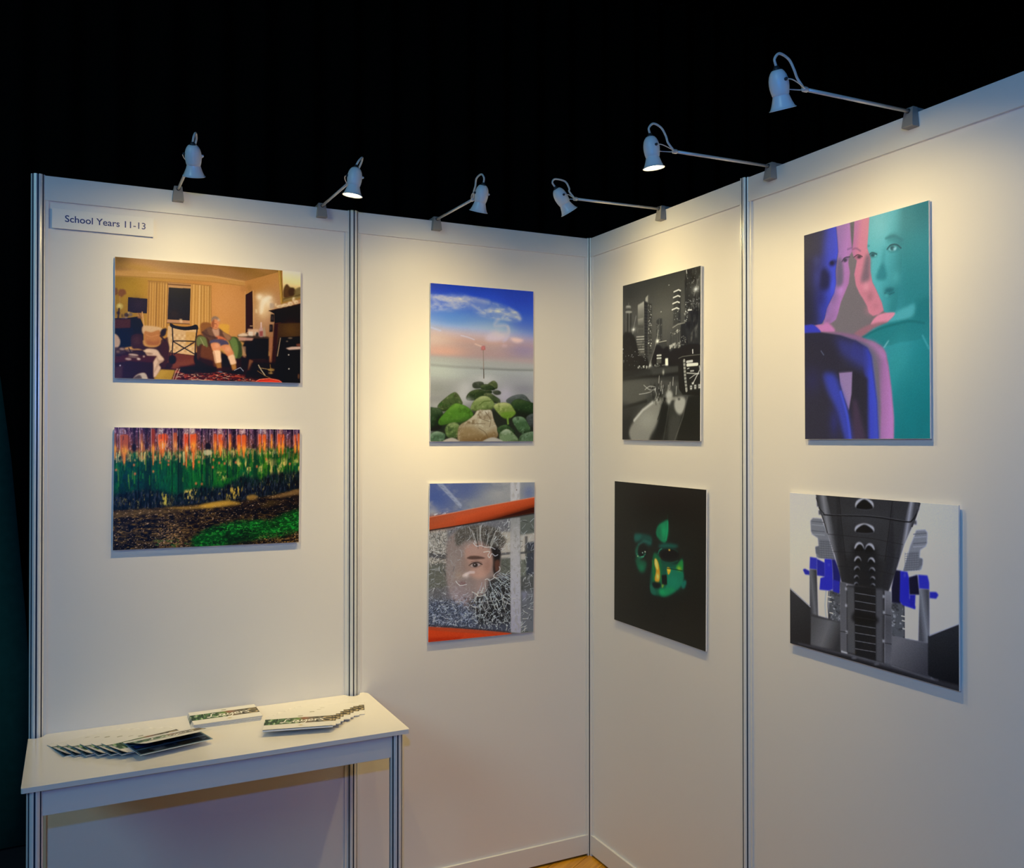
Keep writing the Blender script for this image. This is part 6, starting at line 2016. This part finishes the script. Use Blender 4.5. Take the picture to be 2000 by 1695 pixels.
    lo_.parent = root
    lo_.location = top + axis * 0.0835
    lo_.rotation_euler = axis.to_track_quat('-Z', 'Y').to_euler()
    return root


spot_lamp('grey clip-on spot lamp above the living room print, first from the free end post', 'L', -1.5783, 24, 5, bulb=(0.72, 1.22), loop_side=0.9)
spot_lamp('lit clip-on spot lamp with glowing bulb, by the left wall middle post', 'L', -1.1069, 4, -6, bulb=(0.46, 0.22), loop_side=1.7)
spot_lamp('grey clip-on spot lamp above the seaside boulder print', 'L', -0.6782, 20, -3, bulb=(1.35, 1.04), loop_side=-0.6)
spot_lamp('steeply tilted grey clip-on spot lamp above the black and white city print', 'R', -0.5445, 35, 0, bulb=(0.26, 0.98), u_head=0.430)
spot_lamp('lit clip-on spot lamp with glowing bulb, by the right wall seam post', 'R', -1.1265, 8, 0, bulb=(0.62, 1.5))
spot_lamp('grey clip-on spot lamp above the blue and teal portrait print, nearest the viewer', 'R', -1.6495, 20, 8.5, bulb=(0.10, 1.5))

# ------------------------------------------------------------------ section sign
sg = empty('sign', (-1.7965, 0, 2.388))
tag(sg, 'small white board sign reading School Years 11-13 in navy letters', 'sign')
box('board', (-0.1455, -0.0125, -0.0305), (0.1455, -0.0075, 0.0305), M_BOARD, sg, 0.0004)
box('mounting_pad', (-0.10, -0.0075, -0.012), (-0.07, -0.002, 0.012), M_BOARD, sg)
box('mounting_pad', (0.07, -0.0075, -0.012), (0.10, -0.002, 0.012), M_BOARD, sg)


def text_mesh(body, size, extr=0.0002, shear=0.0, bold=0.0):
    cu = bpy.data.curves.new('lettering', 'FONT')
    cu.body = body
    cu.size = size
    cu.extrude = extr
    cu.shear = shear
    cu.offset = bold
    cu.align_x = 'CENTER'
    cu.resolution_u = 4
    tmp = bpy.data.objects.new('lettering', cu)
    COL.objects.link(tmp)
    bpy.context.view_layer.update()
    me = bpy.data.meshes.new_from_object(tmp)
    bpy.data.objects.remove(tmp)
    return me


me = text_mesh('School Years 11-13', 0.032, bold=0.0003)
xs = [v.co.x for v in me.vertices]
k = 0.231 / (max(xs) - min(xs))
for v in me.vertices:
    v.co.x = (v.co.x - (max(xs) + min(xs)) / 2) * k
    v.co.y *= 0.93
me.materials.clear()
lt = link('lettering', me, M_NAVY, sg)
lt.rotation_euler = (math.pi / 2, 0, 0)
lt.location = (0.006, -0.0127, -0.0085)

# ------------------------------------------------------------------ table against the left wall
TZ = 0.782
tb = empty('display_table', (-1.47, -0.25, 0))
tag(tb, 'white display table with slotted aluminium legs pushed against the left wall', 'table')
TX, TY = 1.47, 0.25            # local = world + (TX, TY)


def table_outline():
    pts = []

    def arc(cx, cy, r, a0, a1, n=6):
        for i in range(n + 1):
            a = math.radians(a0 + (a1 - a0) * i / n)
            pts.append((cx + r * math.cos(a), cy + r * math.sin(a)))
    x0, x1, y0, y1 = -2.000, -0.937, -0.481, -0.0025
    r = 0.006
    arc(x0 + r, y0 + r, r, 180, 270)
    arc(x1 - r, y0 + r, r, 270, 360)
    r = 0.022
    arc(x1 - r, y1 - r, r, 0, 90)
    for px in (-0.99, -1.98):         # round notches for the wall posts
        rr = 0.0235
        f = 0.010
        pts.append((px + rr + f, y1))
        arc(px + rr + f, y1 - f, f, 90, 180, 4)
        arc(px, y1 - f, rr, 0, -180, 10) if px > -1.5 else arc(px, y1 - f, rr, 0, -150, 9)
        if px > -1.5:
            arc(px - rr - f, y1 - f, f, 0, 90, 4)
    return [(x + TX, y + TY) for x, y in pts]


prism('tabletop', table_outline(), TZ - 0.014, TZ, M_TABLE, tb, 0.0012)
LEG_ME = post_mesh(TZ - 0.0145, 'leg')
LX = (-1.9685, -0.9735)
for x in LX:
    o = bpy.data.objects.new('leg', LEG_ME)
    COL.objects.link(o)
    o.parent = tb
    o.location = (x + TX, -0.4545 + TY, 0)
za, zb = 0.696, TZ - 0.0145
box('apron', (LX[0] + 0.0185 + TX, -0.4655 + TY, za), (LX[1] - 0.0185 + TX, -0.4435 + TY, zb), M_APRON, tb, 0.001)
box('apron', (LX[0] + 0.0185 + TX, -0.066 + TY, za), (LX[1] - 0.0185 + TX, -0.044 + TY, zb), M_APRON, tb, 0.001)
for x in LX:
    box('side_apron', (x - 0.011 + TX, -0.436 + TY, za), (x + 0.011 + TX, -0.0735 + TY, zb), M_APRON, tb, 0.001)

# ------------------------------------------------------------------ brochures on the table
BW, BD, BT = 0.210, 0.148, 0.0015


def cover_art():
    c = Canvas([(0, 0), (210, 0), (210, 148), (0, 148)], (BW, BD), 0.0015)
    c.P([(-5, -5), (215, -5), (215, 155), (-5, 155)], 'ececec')
    band = [(0, 38), (210, 38), (210, 99), (0, 99)]
    c.G(band, [(0, '1d3c24'), (.3, '2c5430'), (.5, '4a5a34'), (.62, '5c4434'), (.75, '3c3a30'), (1, '33322a')], (0, 68), (210, 68))
    gr = [(0, 38), (110, 38), (110, 99), (0, 99)]
    c.tex(gr, '7cb070', c.noise(7, 22, 3, 201), .0, .7, .9)
    c.tex(gr, '0c2014', c.noise(6, 24, 3, 202), .1, .7, .9)
    c.tex(gr, 'd0e0c4', c.noise(6, 30, 2, 203), .45, .9, .8)
    c.tex([(100, 38), (180, 38), (180, 99), (100, 99)], '9a9484', c.noise(12, 12, 3, 204), .1, .9, .6)
    c.glow((118, 50), 14, 'b05434', .8, 12)
    c.glow((100, 52), 12, '6ca84c', .8, 12)
    g = 'a8a89c'
    for q in ([(52, 45), (52, 95), (76, 95)], [(80, 95), (92, 45), (104, 95)], [(85, 78), (99, 78)], [(106, 45), (117, 68), (128, 45)], [(117, 68), (117, 95)], [(150, 47), (134, 47), (134, 93), (150, 93)], [(134, 70), (148, 70)],
              [(154, 95), (154, 47), (168, 48), (171, 60), (166, 70), (154, 71)], [(162, 71), (174, 95)]):
        c.L(q, 7, g, .38, 2)
    c.L([(204, 54), (196, 47), (184, 50), (184, 62), (196, 70), (204, 78), (200, 92), (186, 93), (180, 84)], 8, 'b8a884', .95, 1.5, True)
    for q in ([(76, 50), (70, 47), (64, 56), (62, 72), (54, 86), (50, 82), (60, 80), (76, 87), (82, 82)], [(103, 66), (95, 64), (88, 74), (90, 83), (98, 78), (104, 66), (103, 80), (110, 80)],
              [(114, 64), (113, 76), (120, 80), (128, 64), (128, 80), (122, 97), (112, 98)], [(136, 75), (146, 70), (144, 62), (137, 66), (135, 78), (141, 83), (150, 77)],
              [(155, 64), (155, 82)], [(155, 72), (161, 64), (167, 65)], [(180, 60), (172, 62), (172, 69), (178, 75), (174, 82), (166, 81)]):
        c.L(q, 4.2, 'fcfcf8', 1, 1.2, True)
    for w_, col in ((8, '8a8a80'), (5, 'dcdccc')):
        c.E((108, 20), w_, w_ * .62, col, .9, .8)
    c.L([(104, 20), (112, 20)], 1.6, '5a5a50', .8, .6)
    c.E((112, 121), 6, 3.4, 'c0a860', .9, 1)
    c.L([(100, 126), (124, 126)], 1.4, 'b0a890', .7, .6)
    return c


def inside_art():
    c = Canvas([(0, 0), (210, 0), (210, 148), (0, 148)], (BW, BD), 0.0018)
    c.P([(-5, -5), (215, -5), (215, 155), (-5, 155)], '7c98a4')
    r = random.Random(4)
    cols = ['101820', '1c3858', '14241c', '241c18', '283038', '0c1018', '3a3830', '1a2c50']
    for row, (y0, y1) in enumerate(((4, 42), (50, 92), (102, 140))):
        x = 6
        while x < 196:
            w_ = r.uniform(24, 52)
            x1 = min(x + w_, 204)
            q = [(x, y0), (x1, y0), (x1, y1), (x, y1)]
            col = r.choice(cols)
            c.P(q, col)
            c.tex(q, r.choice(['3c5a78', '54604a', '6a6458', '9aa4ac']), c.noise(14, 14, 3, int(x) + row), .2, .9, .8)
            x = x1 + .5
    c.P([(10, 54), (62, 52), (62, 78), (10, 84)], '1c4a9c', .9, 3)
    c.P([(40, 108), (78, 106), (78, 136), (46, 138)], '8c98a0', .8, 5)
    c.P([(120, 110), (180, 106), (180, 120), (120, 126)], '6a5a38', .7, 5)
    return c


def ink_of(c):
    return np.clip(0.9 * s2l(np.clip(c.a, 0, 1)), 0.003, 0.9)


COVER_INK, INSIDE_INK = ink_of(cover_art()), ink_of(inside_art())


def lift_shape(open_deg, curl, z0=BT):
    """Cover hinged along the back edge; v = 0 at the spine, 1 at the free front edge."""
    th = math.radians(open_deg)

    def place(u, v):
        d = v * BD
        bend = np.clip(v / 0.25, 0, 1)
        z = np.sin(th * bend) * d * (0.5 + 0.5 * bend) + curl * (1 - u) ** 20 * v ** 1.3
        y = BD - np.cos(th * bend) * d
        return u * BW, y, z + z0 + 0.0004
    return place


def cover_mesh(name, ink, place):
    me = ink_grid(name, ink, place)
    return me


def under_mesh(place):
    """Shade-toned inner face of the cover, a hair below the printed one."""
    n, m_ = 14, 10
    u, v = np.meshgrid(np.linspace(0, 1, n), np.linspace(0, 1, m_))
    x, y, z = place(u, v)
    co = np.stack([x, y, z - 0.00025], -1).reshape(-1, 3)
    f = [(a, a + 1, a + n + 1, a + n) for j in range(m_ - 1) for a in range(j * n, j * n + n - 1)]
    me = bpy.data.meshes.new('inner_face')
    me.from_pydata(co.tolist(), [], f)
    return me


def pages_mesh(t, name='pages'):
    bm = bmesh.new()
    box_bm(bm, (0, 0, 0), (BW, BD, t))
    return mesh_bm(bm, name)


class Kind:
    def __init__(s, open_deg, curl, thick=BT, inside=False):
        pl = lift_shape(open_deg, curl, thick)
        s.cover = cover_mesh('cover', COVER_INK, pl)
        s.cover.materials.append(M_COVER)
        s.cover.polygons.foreach_set('use_smooth', [True] * len(s.cover.polygons))
        s.under = under_mesh(pl)
        s.under.materials.append(M_FOLD)
        s.pages = pages_mesh(thick)
        s.pages.materials.append(M_PAPER)
        s.inside = None
        if inside:
            s.inside = ink_grid('inside_page', INSIDE_INK, lambda u, v: (u * BW, BD - v * BD, np.full_like(u, thick + 0.0001)))
            s.inside.materials.append(M_COVER)


K_FLAT, K_THICK, K_CURL, K_OPEN = Kind(0.2, 0.0), Kind(0.8, 0.0, 0.004), Kind(0.2, 0.011, inside=True), Kind(11.0, 0.004, inside=True)


def brochure(kind, x, y, z, deg, label, group):
    root = empty('brochure', (x, y, z), math.radians(deg))
    tag(root, label, 'brochure', group)
    for nm, me in (('pages', kind.pages), ('cover', kind.cover), ('inside_page', kind.inside)):
        if me is None:
            continue
        o = bpy.data.objects.new(nm, me)
        COL.objects.link(o)
        o.parent = root
        if nm == 'cover':
            q = bpy.data.objects.new('inner_face', kind.under)
            COL.objects.link(q)
            q.parent = o
    return root


ORD = ['first', 'second', 'third', 'fourth', 'fifth', 'sixth', 'seventh', 'eighth', 'ninth']
FA = [(-1.9007, -0.2627), (-1.8737, -0.2822), (-1.8456, -0.3023), (-1.8141, -0.3241), (-1.7828, -0.3459), (-1.7561, -0.3652)]
zt = TZ + 0.0002
for i, (x, y) in enumerate(FA):
    brochure(K_CURL, x, y, zt + i * 0.0026, 18.5 + (i % 3) * 0.4, ORD[i] + ' brochure from the left in the curled fan at the left table end', 'brochures fanned at the left end of the table')
brochure(K_OPEN, -1.7094, -0.4020, zt + 6 * 0.0026, 15.2, 'brochure lying half open with its dark inside pages showing', 'brochures fanned at the left end of the table')
random.seed(11)
for i in range(5):
    top = i == 4
    dx = 0 if top else -0.0018 * (4 - i)
    brochure(K_FLAT, -1.5405 + dx, -0.1655 + (0 if top else 0.0015 * (i % 2)), zt + i * 0.0026, 0.6 - (4 - i) * 0.45,
             'top brochure of the neat pile against the wall' if top else ORD[i] + ' brochure up from the bottom of the pile against the wall', 'brochures piled at the back of the table')
FC = [(-1.2237, -0.2167), (-1.2454, -0.2305), (-1.2692, -0.2462), (-1.2860, -0.2693), (-1.3135, -0.2882), (-1.3309, -0.3157), (-1.3503, -0.3321), (-1.3638, -0.3496)]
for i, (x, y) in enumerate(FC):
    top = i == 7
    brochure(K_THICK if top else K_FLAT, x, y, zt + i * 0.0023, -14.5 + (i % 2) * 0.3,
             'front top brochure of the stepped fan at the right table end' if top else ORD[i] + ' brochure from the right in the stepped fan at the right table end', 'brochures fanned at the right end of the table')
